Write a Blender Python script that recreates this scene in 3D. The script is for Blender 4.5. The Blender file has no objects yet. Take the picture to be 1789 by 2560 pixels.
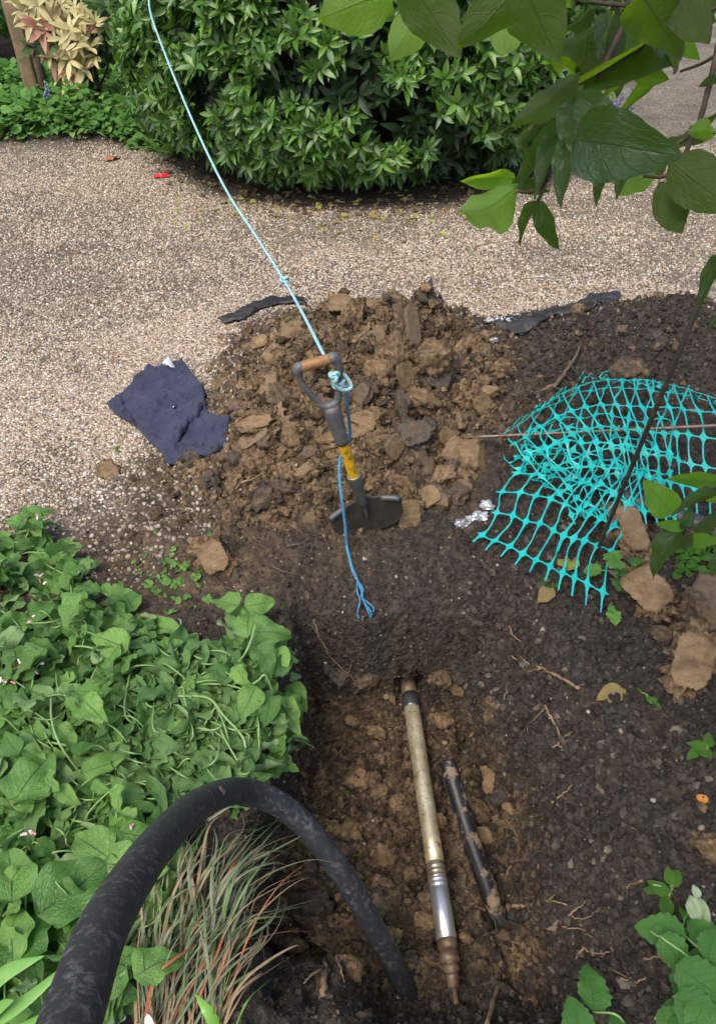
import bpy, bmesh, math, random
import numpy as np
from mathutils import Vector, Matrix, noise as mn
from mathutils.geometry import delaunay_2d_cdt

random.seed(7)
rng = np.random.default_rng(11)
S = bpy.context.scene
COL = S.collection

# ------------------------------------------------------------------ camera, sky, sun, exposure
CAM_H, PITCH, FPX, PW, PH = 1.55, math.radians(38), 2009.0, 1789.0, 2560.0
cam_data = bpy.data.cameras.new('camera')
cam = bpy.data.objects.new('camera', cam_data); COL.objects.link(cam)
cam.location = (0, 0, CAM_H)
cam.rotation_euler = (math.radians(90) - PITCH, 0, 0)
cam_data.sensor_fit = 'VERTICAL'; cam_data.sensor_height = 36.0
cam_data.lens = 36.0 * FPX / PH
cam_data.clip_start = 0.05; cam_data.clip_end = 400
S.camera = cam

SUN_EL, SUN_AZ = math.radians(58), math.radians(-150)
W = bpy.data.worlds.new('World'); S.world = W; W.use_nodes = True
wn = W.node_tree
sky = wn.nodes.new('ShaderNodeTexSky'); sky.sky_type = 'NISHITA'; sky.sun_disc = False
sky.sun_elevation = SUN_EL; sky.sun_rotation = SUN_AZ
sky.dust_density = 5.0; sky.air_density = 1.0; sky.ozone_density = 0.6
wn.links.new(sky.outputs[0], wn.nodes['Background'].inputs[0])
wn.nodes['Background'].inputs[1].default_value = 0.13
sun_d = bpy.data.lights.new('sun', 'SUN'); sun = bpy.data.objects.new('sun', sun_d); COL.objects.link(sun)
sun_d.energy = 1.0; sun_d.angle = math.radians(25); sun_d.color = (1.0, 0.95, 0.88)
_sd = Vector((math.sin(SUN_AZ) * math.cos(SUN_EL), math.cos(SUN_AZ) * math.cos(SUN_EL), math.sin(SUN_EL)))
sun.rotation_euler = (-_sd).to_track_quat('-Z', 'Y').to_euler()
sun.location = _sd * 20
S.view_settings.view_transform = 'Standard'; S.view_settings.look = 'None'
S.view_settings.gamma = 1.0; S.view_settings.use_curve_mapping = False
S.view_settings.exposure = 0.85
S.render.engine = 'CYCLES'
S.cycles.max_bounces = 6; S.cycles.diffuse_bounces = 3; S.cycles.glossy_bounces = 2
S.cycles.transmission_bounces = 3; S.cycles.transparent_max_bounces = 4

# ------------------------------------------------------------------ geometry of the view (to place things in real space)
_F = np.array([0, math.cos(PITCH), -math.sin(PITCH)]); _D = np.array([0, -math.sin(PITCH), -math.cos(PITCH)])
def ray(px, py):
    return _F + (px - PW / 2) / FPX * np.array([1., 0, 0]) + (py - PH / 2) / FPX * _D
_O = np.array([0, 0, CAM_H])
def at_d(px, py, d): return Vector(_O + d * ray(px, py))
def at_z(px, py, z=0.0):
    r = ray(px, py); return Vector(_O + (z - CAM_H) / r[2] * r)
def at_y(px, py, y):
    r = ray(px, py); return Vector(_O + y / r[1] * r)

# ------------------------------------------------------------------ numpy noise
def _hash(ix, iy, s):
    n = (ix.astype(np.int64) * 374761393 + iy.astype(np.int64) * 668265263 + s * 1274126177) & 0x7fffffff
    n = ((n ^ (n >> 13)) * 1274126177) & 0x7fffffff
    return ((n ^ (n >> 16)) & 0xffff) / 65535.0
def vn(x, y, s=0):
    x = np.asarray(x, float); y = np.asarray(y, float)
    ix = np.floor(x); iy = np.floor(y); fx = x - ix; fy = y - iy
    fx = fx * fx * fx * (fx * (fx * 6 - 15) + 10); fy = fy * fy * fy * (fy * (fy * 6 - 15) + 10)
    a = _hash(ix, iy, s); b = _hash(ix + 1, iy, s); c = _hash(ix, iy + 1, s); d = _hash(ix + 1, iy + 1, s)
    return (a * (1 - fx) + b * fx) * (1 - fy) + (c * (1 - fx) + d * fx) * fy
def fbm(x, y, o=4, s=0):
    t = 0; a = 0.5; k = 0
    for i in range(o):
        t = t + a * (vn(x * 2 ** i + 13.7 * i, y * 2 ** i - 7.1 * i, s + i) * 2 - 1); k += a; a *= 0.5
    return t / k
def worley(x, y, s=0):
    x = np.asarray(x, float); y = np.asarray(y, float); ix = np.floor(x); iy = np.floor(y)
    best = np.full(x.shape, 9.0); idv = np.zeros(x.shape)
    for dx in (-1, 0, 1):
        for dy in (-1, 0, 1):
            cx = ix + dx; cy = iy + dy
            qx = cx + _hash(cx, cy, s); qy = cy + _hash(cx, cy, s + 5)
            d = np.hypot(qx - x, qy - y); m = d < best
            best = np.where(m, d, best); idv = np.where(m, _hash(cx, cy, s + 9), idv)
    return best, idv
def sm(a, b, x):
    t = np.clip((np.asarray(x, float) - a) / (b - a), 0, 1); return t * t * (3 - 2 * t)

# ------------------------------------------------------------------ terrain
def poly_sd(x, y, pts):
    x = np.asarray(x, float); y = np.asarray(y, float)
    d = np.full(x.shape, 1e9); ins = np.zeros(x.shape, bool)
    n = len(pts)
    for i in range(n):
        ax, ay = pts[i]; bx, by = pts[(i + 1) % n]
        ex, ey = bx - ax, by - ay
        t = np.clip(((x - ax) * ex + (y - ay) * ey) / (ex * ex + ey * ey), 0, 1)
        d = np.minimum(d, np.hypot(x - ax - t * ex, y - ay - t * ey))
        c = ((ay > y) != (by > y)) & (x < (bx - ax) * (y - ay) / (by - ay + 1e-12) + ax)
        ins ^= c
    return np.where(ins, d, -d)
SOIL = [(-.72, 1.98), (-.66, 2.3), (-.62, 2.55), (-.58, 2.8), (-.56, 3.2), (-.3, 3.42), (.35, 3.42), (.6, 3.3), (1.15, 3.45), (1.5, 3.42),
        (1.7, 3.3), (2.6, 3.1), (3.2, 2.0), (3.2, .0), (-2.5, 0.0), (-2.5, 1.2), (-1.4, 1.5), (-.95, 1.80)]
def soil_sd(x, y): return poly_sd(x, y, SOIL)
def pit(x, y):
    n = fbm(x * 7, y * 7, 3, 3) * .035 + fbm(x * 24, y * 24, 3, 8) * .015
    xl = -.205 + .03 * np.sin(y * 5.0)
    sL = sm(0, .06, x - xl + n)
    r = .64 - x + n * 1.3 - .10 * sm(1.0, 1.6, y)
    sR = .36 * sm(0, .22, r) + .64 * sm(.18, .26, r)
    b = 1.585 - y + n
    sB = .10 * sm(-.22, .03, b) + .90 * sm(-.01, .07, b)
    nn = y - .43 + n
    sN = .45 * sm(0, .22, nn) + .55 * sm(.14, .30, nn)
    ledge = 1 - .55 * sm(.06, -.04, x) * sm(.82, .72, y)
    return sL * sR * sB * sN * ledge
def heap_parts(x, y):
    a = np.exp(-np.abs((x - .03) / .52) ** 2.6 - np.abs((y - 2.72) / .52) ** 2.6)
    b = np.exp(-((x - 1.25) / .62) ** 2 - ((y - 3.02) / .34) ** 2)
    c = np.exp(-np.abs((x + .20) / .46) ** 2.4 - np.abs((y - 2.24) / .36) ** 2.4)
    d = np.exp(-((x - .85) / .5) ** 2 - ((y - 2.45) / .4) ** 2)
    return a, b, c, d
def height(x, y):
    x = np.asarray(x, float); y = np.asarray(y, float)
    P = pit(x, y); a, b, c, d = heap_parts(x, y)
    far = sm(6.0, 9.0, np.hypot(x, y))
    g = .012 * fbm(x * 1.7, y * 1.7, 2, 21) * (1 - .3 * far)
    h = g + .20 * a + .20 * b + .05 * c + .07 * d
    s = sm(-.05, .2, soil_sd(x, y))
    bl = np.abs(fbm(x * 7, y * 7, 5, 4)); b2 = np.abs(fbm(x * 19, y * 19, 4, 14)); b3 = np.abs(fbm(x * 45, y * 45, 3, 17))
    lump = np.maximum(a, np.maximum(.55 * c, .3 * d))
    h = h + lump * (.24 * (bl - .15) + .10 * b2 + .035 * b3 + .06 * fbm(x * 4, y * 4, 3, 31))
    h = h + s * (.012 * fbm(x * 9, y * 9, 4, 41) + (.016 * b2 + .010 * b3) * (1 - lump)) + b * (.035 * fbm(x * 10, y * 10, 4, 44) + .06 * b2)
    h = h + .035 * np.exp(-((x - .05) / .5) ** 2 - ((y - 1.78) / .07) ** 2) * s * .3
    h = h - P * .45 + P * (.05 * fbm(x * 6, y * 6, 3, 51) + .12 * (bl - .12) + .06 * b2 + .025 * b3)
    wall = np.clip(P * (1 - P) * 4, 0, 1)
    h = h + wall * (.03 * fbm(x * 16, y * 16, 4, 61))
    # shallow bed for the planted corner and the ground rising behind
    bed = sm(-1.2, -1.9, x) * sm(6.1, 6.8, y)
    h = h + .10 * bed
    h = h + .5 * sm(9.5, 16, y) * sm(0, -3, x)
    return h
def hz(x, y): return float(height(np.array([x]), np.array([y]))[0])
def hit(px, py, up=0.0, dmax=14.0):
    r = ray(px, py); t = np.linspace(.35, dmax, 2600); p = _O + t[:, None] * r
    below = p[:, 2] <= height(p[:, 0], p[:, 1]) + up
    i = int(np.argmax(below)) if below.any() else len(t) - 1
    return Vector(p[i])

def axis(parts):
    out = []
    for a, b, st in parts:
        n = max(1, int(round((b - a) / st))); out += list(a + (b - a) * np.arange(n) / n)
    out.append(parts[-1][1]); return np.array(out)
GX = axis([(-40, -12, 4), (-12, -4, .8), (-4, -1.4, .13), (-1.4, -.75, .016), (-.75, -.3, .009), (-.3, .75, .0066), (.75, 1.7, .011), (1.7, 4, .1), (4, 12, .8), (12, 40, 4)])
GY = axis([(-12, -2, 2), (-2, .3, .15), (.3, .55, .012), (.55, 1.8, .0066), (1.8, 3.5, .0085), (3.5, 4.2, .02), (4.2, 8, .08), (8, 14, .4), (14, 70, 4)])
XX, YY = np.meshgrid(GX, GY); ZZ = height(XX, YY)
NXg, NYg = len(GX), len(GY)

# the mole's line through the pit and into the far wall
MOLE_A = at_z(1128, 2430, -.350); MOLE_B = at_z(1026, 1752, -.335)
MOLE_U = (MOLE_B - MOLE_A).normalized()
def carve(X, Y, Z):
    X = X.copy(); Y2 = Y.copy(); Z = Z.copy()
    u = np.array(MOLE_U); A = np.array(MOLE_A)
    t = (Y - A[1]) / u[1]
    ax = A[0] + t * u[0]; az = A[2] + t * u[2] + .012
    d = np.hypot(X - ax, (Z - az) * .9)
    k = np.clip(1 - (d / .052) ** 2, 0, 1) * sm(1.46, 1.50, Y) * sm(1.78, 1.70, Y)
    Y2 = Y2 + .22 * k
    d2 = np.sqrt(((Y - .90) / .17) ** 2 + ((Z + .24) / .15) ** 2)
    k2 = np.clip(1 - d2 ** 2, 0, 1) * sm(-.26, -.2, X) * sm(.0, -.08, X)
    X = X - .20 * k2
    return X, Y2, Z
XC, YC, ZC = carve(XX, YY, ZZ)

SD = soil_sd(XX, YY); PITM = pit(XX, YY); HA, HB, HC, HD = heap_parts(XX, YY)
WG = 1 - sm(-.18 - .14 * sm(2.6, 2.1, YY), .08, SD + .14 * fbm(XX * 5, YY * 5, 4, 71))
WG *= 1 - sm(.99, .88, np.hypot((XX - .02) / 1.52, (YY - 6.42) / 1.58) + .06 * fbm(XX * 4, YY * 4, 3, 77))
WG *= 1 - sm(-1.25, -1.6, XX) * sm(6.15, 6.5, YY)            # planted corner
_cl = np.maximum(HA * 1.7, HC * 1.5)
WC = np.clip(_cl + .35 * fbm(XX * 6, YY * 6, 3, 81) - .10, 0, 1) * (1 - np.clip(HB * 1.2, 0, 1))
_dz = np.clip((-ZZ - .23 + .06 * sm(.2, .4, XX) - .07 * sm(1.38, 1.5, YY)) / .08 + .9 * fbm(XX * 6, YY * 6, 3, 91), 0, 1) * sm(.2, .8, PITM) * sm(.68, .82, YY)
WC = np.clip(np.maximum(WC, _dz * np.clip(.66 + .5 * fbm(XX * 11, YY * 11, 4, 97), .2, 1)), 0, 1)  # less clay in the pit: its shade is put into the floor colour
WC = np.maximum(WC, .55 * sm(.0, -.3, XX) * sm(1.45, 1.7, YY) * sm(3.4, 3.0, YY) * np.clip(.8 + .9 * fbm(XX * 9, YY * 9, 4, 95), 0, 1)) * (1 - WG)

# ------------------------------------------------------------------ object helpers
def props(o, label=None, cat=None, group=None, kind=None):
    if label: o['label'] = label
    if cat: o['category'] = cat
    if group: o['group'] = group
    if kind: o['kind'] = kind
    return o
def np_mesh(name, V, F, mat=None, smooth=True, attrs=None):
    V = np.asarray(V, np.float32); F = np.asarray(F, np.int32); k = F.shape[1]
    me = bpy.data.meshes.new(name)
    me.vertices.add(len(V)); me.vertices.foreach_set('co', V.ravel())
    me.loops.add(F.size); me.loops.foreach_set('vertex_index', F.ravel())
    me.polygons.add(len(F)); me.polygons.foreach_set('loop_start', np.arange(0, F.size, k, dtype=np.int32))
    me.polygons.foreach_set('loop_total', np.full(len(F), k, np.int32))
    me.polygons.foreach_set('use_smooth', np.full(len(F), smooth, bool))
    for nm, arr in (attrs or {}).items():
        arr = np.asarray(arr, np.float32)
        if arr.ndim == 1:
            a = me.attributes.new(nm, 'FLOAT', 'POINT'); a.data.foreach_set('value', arr)
        elif arr.shape[1] == 4:
            a = me.attributes.new(nm, 'FLOAT_COLOR', 'POINT'); a.data.foreach_set('color', arr.ravel())
        else:
            a = me.attributes.new(nm, 'FLOAT_VECTOR', 'POINT'); a.data.foreach_set('vector', arr.ravel())
    me.update(calc_edges=True)
    if mat: me.materials.append(mat)
    return me
def obj(name, me, parent=None, loc=None, R=None, scale=1.0):
    o = bpy.data.objects.new(name, me); COL.objects.link(o)
    if parent: o.parent = parent
    base = Vector(parent.location) if parent else Vector((0, 0, 0))
    if R is not None:
        M = Matrix(R).to_4x4() if not isinstance(R, Matrix) else R.to_4x4()
        sc = Matrix.Diagonal((scale, scale, scale, 1)) if not hasattr(scale, '__len__') else Matrix.Diagonal((*scale, 1))
        o.matrix_local = Matrix.Translation(Vector(loc or (0, 0, 0)) - base) @ M @ sc
    elif loc is not None:
        o.location = Vector(loc) - base
        o.scale = (scale,) * 3 if not hasattr(scale, '__len__') else scale
    return o
def empty(name, loc, label, cat, group=None):
    o = bpy.data.objects.new(name, None); COL.objects.link(o); o.location = loc; o.empty_display_size = .05
    return props(o, label, cat, group)
def shift(V, parent):
    return np.asarray(V, float) - np.array(parent.location)
def part(name, V, F, mat, parent=None, smooth=True, attrs=None):
    """a mesh given in world coordinates, as a child of parent"""
    if parent is not None: V = shift(V, parent)
    me = np_mesh(name, V, F, mat, smooth, attrs)
    return obj(name, me, parent, loc=(parent.location if parent else None))
def catmull(P, n=8):
    P = [np.array(p, float) for p in P]; P = [2 * P[0] - P[1]] + P + [2 * P[-1] - P[-2]]; out = []
    for i in range(1, len(P) - 2):
        p0, p1, p2, p3 = P[i - 1:i + 3]
        for t in np.arange(n) / n:
            out.append(.5 * ((2 * p1) + (-p0 + p2) * t + (2 * p0 - 5 * p1 + 4 * p2 - p3) * t * t + (-p0 + 3 * p1 - 3 * p2 + p3) * t ** 3))
    out.append(P[-2]); return np.array(out)
def frames(P):
    P = np.asarray(P, float); T = np.gradient(P, axis=0); T /= np.linalg.norm(T, axis=1)[:, None] + 1e-12
    N = np.zeros_like(P); up = np.array([0, 0, 1.]) if abs(T[0][2]) < .9 else np.array([1., 0, 0])
    n = up - T[0] * up.dot(T[0]); N[0] = n / np.linalg.norm(n)
    for i in range(1, len(P)):
        n = N[i - 1] - T[i] * N[i - 1].dot(T[i]); N[i] = n / (np.linalg.norm(n) + 1e-12)
    return T, N, np.cross(T, N)
def tube(P, r, sides=8, cap=True, rough=0):
    P = np.asarray(P, float); n = len(P); T, N, B = frames(P)
    r = np.full(n, r) if np.isscalar(r) else np.asarray(r, float)
    a = np.arange(sides) / sides * 2 * np.pi
    rr = r[:, None] * (1 + rough * (rng.random((n, sides)) - .5))
    V = P[:, None, :] + rr[:, :, None] * (np.cos(a)[None, :, None] * N[:, None, :] + np.sin(a)[None, :, None] * B[:, None, :])
    V = V.reshape(-1, 3); i = np.arange(n - 1)[:, None]; j = np.arange(sides)[None, :]; j2 = (j + 1) % sides
    q = np.stack([i * sides + j, i * sides + j2, (i + 1) * sides + j2, (i + 1) * sides + j], -1).reshape(-1, 4)
    F = np.concatenate([q[:, [0, 1, 2]], q[:, [0, 2, 3]]])
    if cap:
        c0 = len(V); V = np.vstack([V, P[0], P[-1]]); jj = np.arange(sides); j3 = (jj + 1) % sides
        F = np.vstack([F, np.stack([np.full(sides, c0), j3, jj], 1), np.stack([np.full(sides, c0 + 1), (n - 1) * sides + jj, (n - 1) * sides + j3], 1)])
    return V, F
def merge(L):
    Vs, Fs, o = [], [], 0
    for V, F in L:
        Vs.append(np.asarray(V, float)); Fs.append(np.asarray(F) + o); o += len(V)
    return np.vstack(Vs), np.vstack(Fs)
def bm_arrays(bm):
    bmesh.ops.triangulate(bm, faces=bm.faces[:]); bm.verts.index_update()
    V = np.array([v.co[:] for v in bm.verts]); F = np.array([[v.index for v in f.verts] for f in bm.faces]); bm.free(); return V, F
def ico(sub):
    bm = bmesh.new(); bmesh.ops.create_icosphere(bm, subdivisions=sub, radius=1.0); return bm_arrays(bm)
def rot_from_normal(Nn, ang):
    """(N,3) normals, angles -> (N,3,3) with third column the normal"""
    Nn = Nn / (np.linalg.norm(Nn, axis=1)[:, None] + 1e-12)
    h = np.where(np.abs(Nn[:, 2:3]) < .9, np.array([[0, 0, 1.]]), np.array([[1., 0, 0]]))
    A = np.cross(h, Nn); A /= np.linalg.norm(A, axis=1)[:, None]; B = np.cross(Nn, A)
    c, s = np.cos(ang)[:, None], np.sin(ang)[:, None]
    X = A * c + B * s; Y = -A * s + B * c
    return np.stack([X, Y, Nn], -1)
def scatter(tmpls, pos, R, scale, rnd=None, col=None, luv=None):
    """one joined mesh out of many small pieces"""
    n = len(pos); pick = rng.integers(0, len(tmpls), n); Vs, Fs, r_, c_, l_ = [], [], [], [], []; o = 0
    scale = np.asarray(scale, float); scale = np.repeat(scale[:, None], 3, 1) if scale.ndim == 1 else scale
    for k, (V, F) in enumerate(tmpls):
        m = np.where(pick == k)[0]
        if not len(m): continue
        W_ = np.einsum('nij,nvj->nvi', R[m], V[None] * scale[m][:, None, :]) + pos[m][:, None, :]
        Vs.append(W_.reshape(-1, 3)); Fs.append((F[None] + (np.arange(len(m)) * len(V))[:, None, None] + o).reshape(-1, 3)); o += len(m) * len(V)
        if rnd is not None: r_.append(np.repeat(rnd[m], len(V)))
        if col is not None: c_.append(np.repeat(col[m], len(V), 0))
        if luv is not None: l_.append(np.tile(luv[k], (len(m), 1)))
    at = {}
    if rnd is not None: at['rnd'] = np.concatenate(r_)
    if col is not None: at['Col'] = np.concatenate(c_)
    if luv is not None: at['luv'] = np.concatenate(l_)
    return np.vstack(Vs), np.vstack(Fs), at

# ------------------------------------------------------------------ materials
def lin(h):
    h = h.lstrip('#'); c = [int(h[i:i + 2], 16) / 255 for i in (0, 2, 4)]
    return tuple(x / 12.92 if x <= .04045 else ((x + .055) / 1.055) ** 2.4 for x in c) + (1,)
class NT:
    def __init__(s, name):
        s.m = bpy.data.materials.new(name); s.m.use_nodes = True; s.t = s.m.node_tree
        s.b = s.t.nodes['Principled BSDF']; s.out = s.t.nodes['Material Output']
    def n(s, typ, **k):
        nd = s.t.nodes.new(typ)
        for a, v in k.items(): setattr(nd, a, v)
        return nd
    def l(s, a, b): s.t.links.new(a, b)
    def put(s, v, inp):
        if hasattr(v, 'is_output'): s.l(v, inp)
        else: inp.default_value = v
    def attr(s, name, fac=True):
        a = s.n('ShaderNodeAttribute', attribute_name=name); return a.outputs['Fac'] if fac else a.outputs
    def obj(s): return s.n('ShaderNodeTexCoord').outputs['Object']
    def noise(s, vec, scale, detail=4, rough=.6, dist=0):
        t = s.n('ShaderNodeTexNoise'); s.l(vec, t.inputs['Vector']); t.inputs['Scale'].default_value = scale
        t.inputs['Detail'].default_value = detail; t.inputs['Roughness'].default_value = rough; t.inputs['Distortion'].default_value = dist
        return t.outputs['Fac']
    def voro(s, vec, scale, feature='F1', out='Distance', rand=1):
        t = s.n('ShaderNodeTexVoronoi', feature=feature); s.l(vec, t.inputs['Vector']); t.inputs['Scale'].default_value = scale
        t.inputs['Randomness'].default_value = rand
        return t.outputs[out]
    def ramp(s, fac, stops, const=False):
        r = s.n('ShaderNodeValToRGB'); s.l(fac, r.inputs[0]); cr = r.color_ramp
        if const: cr.interpolation = 'CONSTANT'
        while len(cr.elements) < len(stops): cr.elements.new(.5)
        for e, (p, c) in zip(cr.elements, stops):
            e.position = p; e.color = c if len(c) == 4 else (*c, 1)
        return r.outputs[0]
    def mix(s, fac, a, b, mode='MIX'):
        m = s.n('ShaderNodeMix', data_type='RGBA', blend_type=mode, clamp_factor=True)
        s.put(fac, m.inputs[0]); s.put(a, m.inputs[6]); s.put(b, m.inputs[7]); return m.outputs[2]
    def math(s, op, a, b=0.0, c=None, clamp=False):
        m = s.n('ShaderNodeMath', operation=op, use_clamp=clamp); s.put(a, m.inputs[0]); s.put(b, m.inputs[1])
        if c is not None: s.put(c, m.inputs[2])
        return m.outputs[0]
    def rng_(s, v, a, b, c=0.0, d=1.0):
        m = s.n('ShaderNodeMapRange'); s.l(v, m.inputs[0])
        for i, x in enumerate((a, b, c, d)): m.inputs[i + 1].default_value = x
        return m.outputs[0]
    def bump(s, h, strength=.5, dist=.01, prev=None):
        b = s.n('ShaderNodeBump'); b.inputs['Strength'].default_value = strength; b.inputs['Distance'].default_value = dist
        s.l(h, b.inputs['Height'])
        if prev is not None: s.l(prev, b.inputs['Normal'])
        s.l(b.outputs[0], s.b.inputs['Normal']); return b.outputs[0]
    def set(s, color=None, rough=None, metal=None, spec=None):
        if color is not None: s.put(color, s.b.inputs['Base Color'])
        if rough is not None: s.put(rough, s.b.inputs['Roughness'])
        if metal is not None: s.put(metal, s.b.inputs['Metallic'])
        if spec is not None: s.put(spec, s.b.inputs['Specular IOR Level'])
        return s.m

def ground_material():
    t = NT('ground'); v = t.obj()
    wg, wc = t.attr('gravel'), t.attr('clay')
    nb, nm_, nf = t.noise(v, 9, 5), t.noise(v, 45, 5, .65), t.noise(v, 190, 4, .7)
    dark = t.ramp(nm_, [(.32, (.010, .008, .007)), (.5, (.041, .031, .025)), (.68, (.096, .075, .060))])
    dark = t.mix(t.rng_(nf, .55, .75), dark, (.10, .085, .07, 1))
    clay = t.ramp(t.noise(v, 26, 5, .65), [(.34, (.036, .024, .014)), (.5, (.15, .098, .050)), (.66, (.34, .235, .13))])
    clay = t.mix(t.math('MULTIPLY', t.rng_(nb, .35, .6, .6, 0.0), .8), clay, (.045, .036, .029, 1))
    soil = t.mix(wc, dark, clay)
    speck = t.voro(v, 95, 'F1', 'Color'); sd = t.voro(v, 95)
    sp = t.n('ShaderNodeSeparateColor'); t.l(speck, sp.inputs[0])
    few = t.math('MULTIPLY', t.math('GREATER_THAN', sp.outputs[0], .978), t.math('LESS_THAN', sd, .32))
    soil = t.mix(few, soil, t.mix(sp.outputs[1], (.20, .15, .10, 1), (.45, .40, .33, 1)))
    g1 = t.voro(v, 85, 'F1', 'Color'); ge = t.voro(v, 85, 'DISTANCE_TO_EDGE'); s2 = t.n('ShaderNodeSeparateColor'); t.l(g1, s2.inputs[0])
    gcol = t.ramp(s2.outputs[0], [(0, lin('6a5f52')), (.2, lin('938775')), (.45, lin('b5a995')), (.7, lin('c9bfac')), (.88, lin('a5927c')), (1, lin('e4ddcd'))])
    gcol = t.mix(t.rng_(ge, .0, .08), (.055, .044, .034, 1), gcol)
    gcol = t.mix(t.rng_(t.noise(v, 2.2, 4), .35, .62, .45, 0.0), gcol, (.07, .05, .038, 1))
    t.set(t.mix(wg, soil, gcol), t.rng_(nm_, .3, .7, .62, .95), spec=.35)
    hgt = t.math('ADD', t.math('MULTIPLY', nm_, .7), t.math('MULTIPLY', nf, .35))
    hgt = t.math('ADD', hgt, t.math('MULTIPLY', t.voro(v, 70), -.5))
    hgt = t.math('ADD', hgt, t.math('MULTIPLY', t.math('MINIMUM', ge, .25), t.math('MULTIPLY', wg, 2.0)))
    t.bump(hgt, 1.0, .016)
    return t.m
def clay_material(name='clay', darkness=0.0):
    t = NT(name); v = t.n('ShaderNodeNewGeometry').outputs['Position']; cut = t.attr('cut')
    oi = t.n('ShaderNodeObjectInfo')
    nm_ = t.noise(v, 55, 6, .7); nf = t.noise(v, 170, 4, .7); big = t.noise(v, 14, 4, .6)
    crumb = t.ramp(nm_, [(.30, (.036, .024, .015)), (.48, (.15, .10, .054)), (.68, (.36, .25, .14))])
    mp = t.n('ShaderNodeMapping'); t.l(v, mp.inputs[0]); mp.inputs['Scale'].default_value = (1, 1, 3.5); mp.inputs['Rotation'].default_value = (.3, .4, .2)
    streak = t.noise(mp.outputs[0], 30, 5, .65)
    smooth = t.ramp(t.math('ADD', t.math('MULTIPLY', streak, .5), t.math('MULTIPLY', big, .5)), [(.36, (.11, .070, .034)), (.5, (.20, .132, .068)), (.64, (.29, .20, .11))])
    smooth = t.mix(t.rng_(t.noise(v, 60, 5, .75, 1.5), .56, .64, 0, .8), smooth, (.06, .042, .028, 1))
    c = t.mix(cut, crumb, smooth)
    grey = t.ramp(nm_, [(.3, (.030, .025, .021)), (.7, (.12, .10, .082))])
    f = t.math('ADD', t.math('MULTIPLY', oi.outputs['Random'], 1.0), t.math('MULTIPLY', big, 1.1))
    c = t.mix(t.rng_(f, 1.02 - darkness, 1.5 - darkness), c, grey)
    t.set(c, t.math('MULTIPLY_ADD', cut, -.25, .9), spec=.35)
    h = t.math('ADD', t.math('MULTIPLY', nm_, t.math('MULTIPLY_ADD', cut, -.75, 1.0)), t.math('MULTIPLY', nf, t.math('MULTIPLY_ADD', cut, -.3, .5)))
    h = t.math('ADD', h, t.math('MULTIPLY', streak, t.math('MULTIPLY', cut, .25)))
    t.bump(h, .9, .014)
    return t.m
def crumb_material(name, stops):
    t = NT(name); v = t.obj(); r = t.attr('rnd')
    c = t.mix(t.noise(v, 90, 3), t.ramp(r, stops), (.03, .024, .02, 1)); t.set(c, .9, spec=.3); t.bump(t.noise(v, 220, 3), .7, .006); return t.m
def pebble_material():
    t = NT('pebble'); a = t.attr('Col', False); v = t.obj()
    c = t.mix(t.noise(v, 160, 3), a['Color'], (.10, .075, .055, 1)); c = t.mix(.55, c, a['Color']); t.set(c, .62, spec=.4); return t.m
def leaf_material(name, a, b, back, vein, trans, tcol, rough=.42, spec=.45, nv=9, ripple=.5, edge=None, spots=None, vstr=.6, pucker=0):
    t = NT(name); L = t.attr('luv', False)['Vector']; sx = t.n('ShaderNodeSeparateXYZ'); t.l(L, sx.inputs[0])
    au = t.math('ABSOLUTE', sx.outputs[0]); vv = sx.outputs[1]
    oi = t.n('ShaderNodeObjectInfo'); r = t.math('FRACT', t.math('ADD', t.attr('rnd'), oi.outputs['Random']))
    ov = t.n('ShaderNodeNewGeometry').outputs['Position']
    c = t.mix(r, a, b)
    if pucker: c = t.mix(t.rng_(t.noise(ov, 26, 4), .66, .74, 0, .7), c, (.22, .20, .06, 1))
    c = t.mix(t.rng_(t.noise(ov, 6, 4), .4, .7, 0, .5), c, tuple(x * .6 for x in a[:3]) + (1,))
    mid = t.rng_(au, .015, .05, 1, 0)
    ph = t.math('FRACT', t.math('MULTIPLY', t.math('SUBTRACT', t.math('ADD', vv, t.math('MULTIPLY', t.noise(L, 3, 2), .05)), t.math('ADD', t.math('MULTIPLY', au, .20), t.math('MULTIPLY', t.math('MULTIPLY', au, au), .10))), nv))
    side = t.rng_(t.math('ABSOLUTE', t.math('SUBTRACT', ph, .5)), .015, .06, .55, 0)
    vm = t.math('MAXIMUM', mid, side)
    c = t.mix(t.math('MULTIPLY', vm, vstr), c, vein)
    if edge: c = t.mix(t.rng_(au, .45, .75), c, edge)
    if spots: c = t.mix(t.math('LESS_THAN', t.voro(L, 7), .28), c, spots)
    geo = t.n('ShaderNodeNewGeometry')
    c = t.mix(geo.outputs['Backfacing'], c, t.mix(t.math('MULTIPLY', vm, .5), back, vein))
    t.set(c, t.math('MULTIPLY_ADD', geo.outputs['Backfacing'], .3, rough), spec=spec)
    h = t.math('ADD', t.math('MULTIPLY', vm, -1.0), t.math('MULTIPLY', t.noise(L, 11, 5, .6), 1.6))
    h = t.math('ADD', h, t.math('MULTIPLY', t.math('ABSOLUTE', t.math('SUBTRACT', ph, .5)), -.5))
    if pucker:
        pk = t.math('MINIMUM', t.voro(L, 11, 'DISTANCE_TO_EDGE'), .16); h = t.math('ADD', h, t.math('MULTIPLY', pk, pucker))
    t.bump(h, ripple, .004)
    tr = t.n('ShaderNodeBsdfTranslucent'); t.put(t.mix(t.math('MULTIPLY', vm, .45), tcol, a), tr.inputs[0])
    mx = t.n('ShaderNodeMixShader'); mx.inputs[0].default_value = trans
    t.l(t.b.outputs[0], mx.inputs[1]); t.l(tr.outputs[0], mx.inputs[2]); t.l(mx.outputs[0], t.out.inputs[0])
    return t.m
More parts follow.
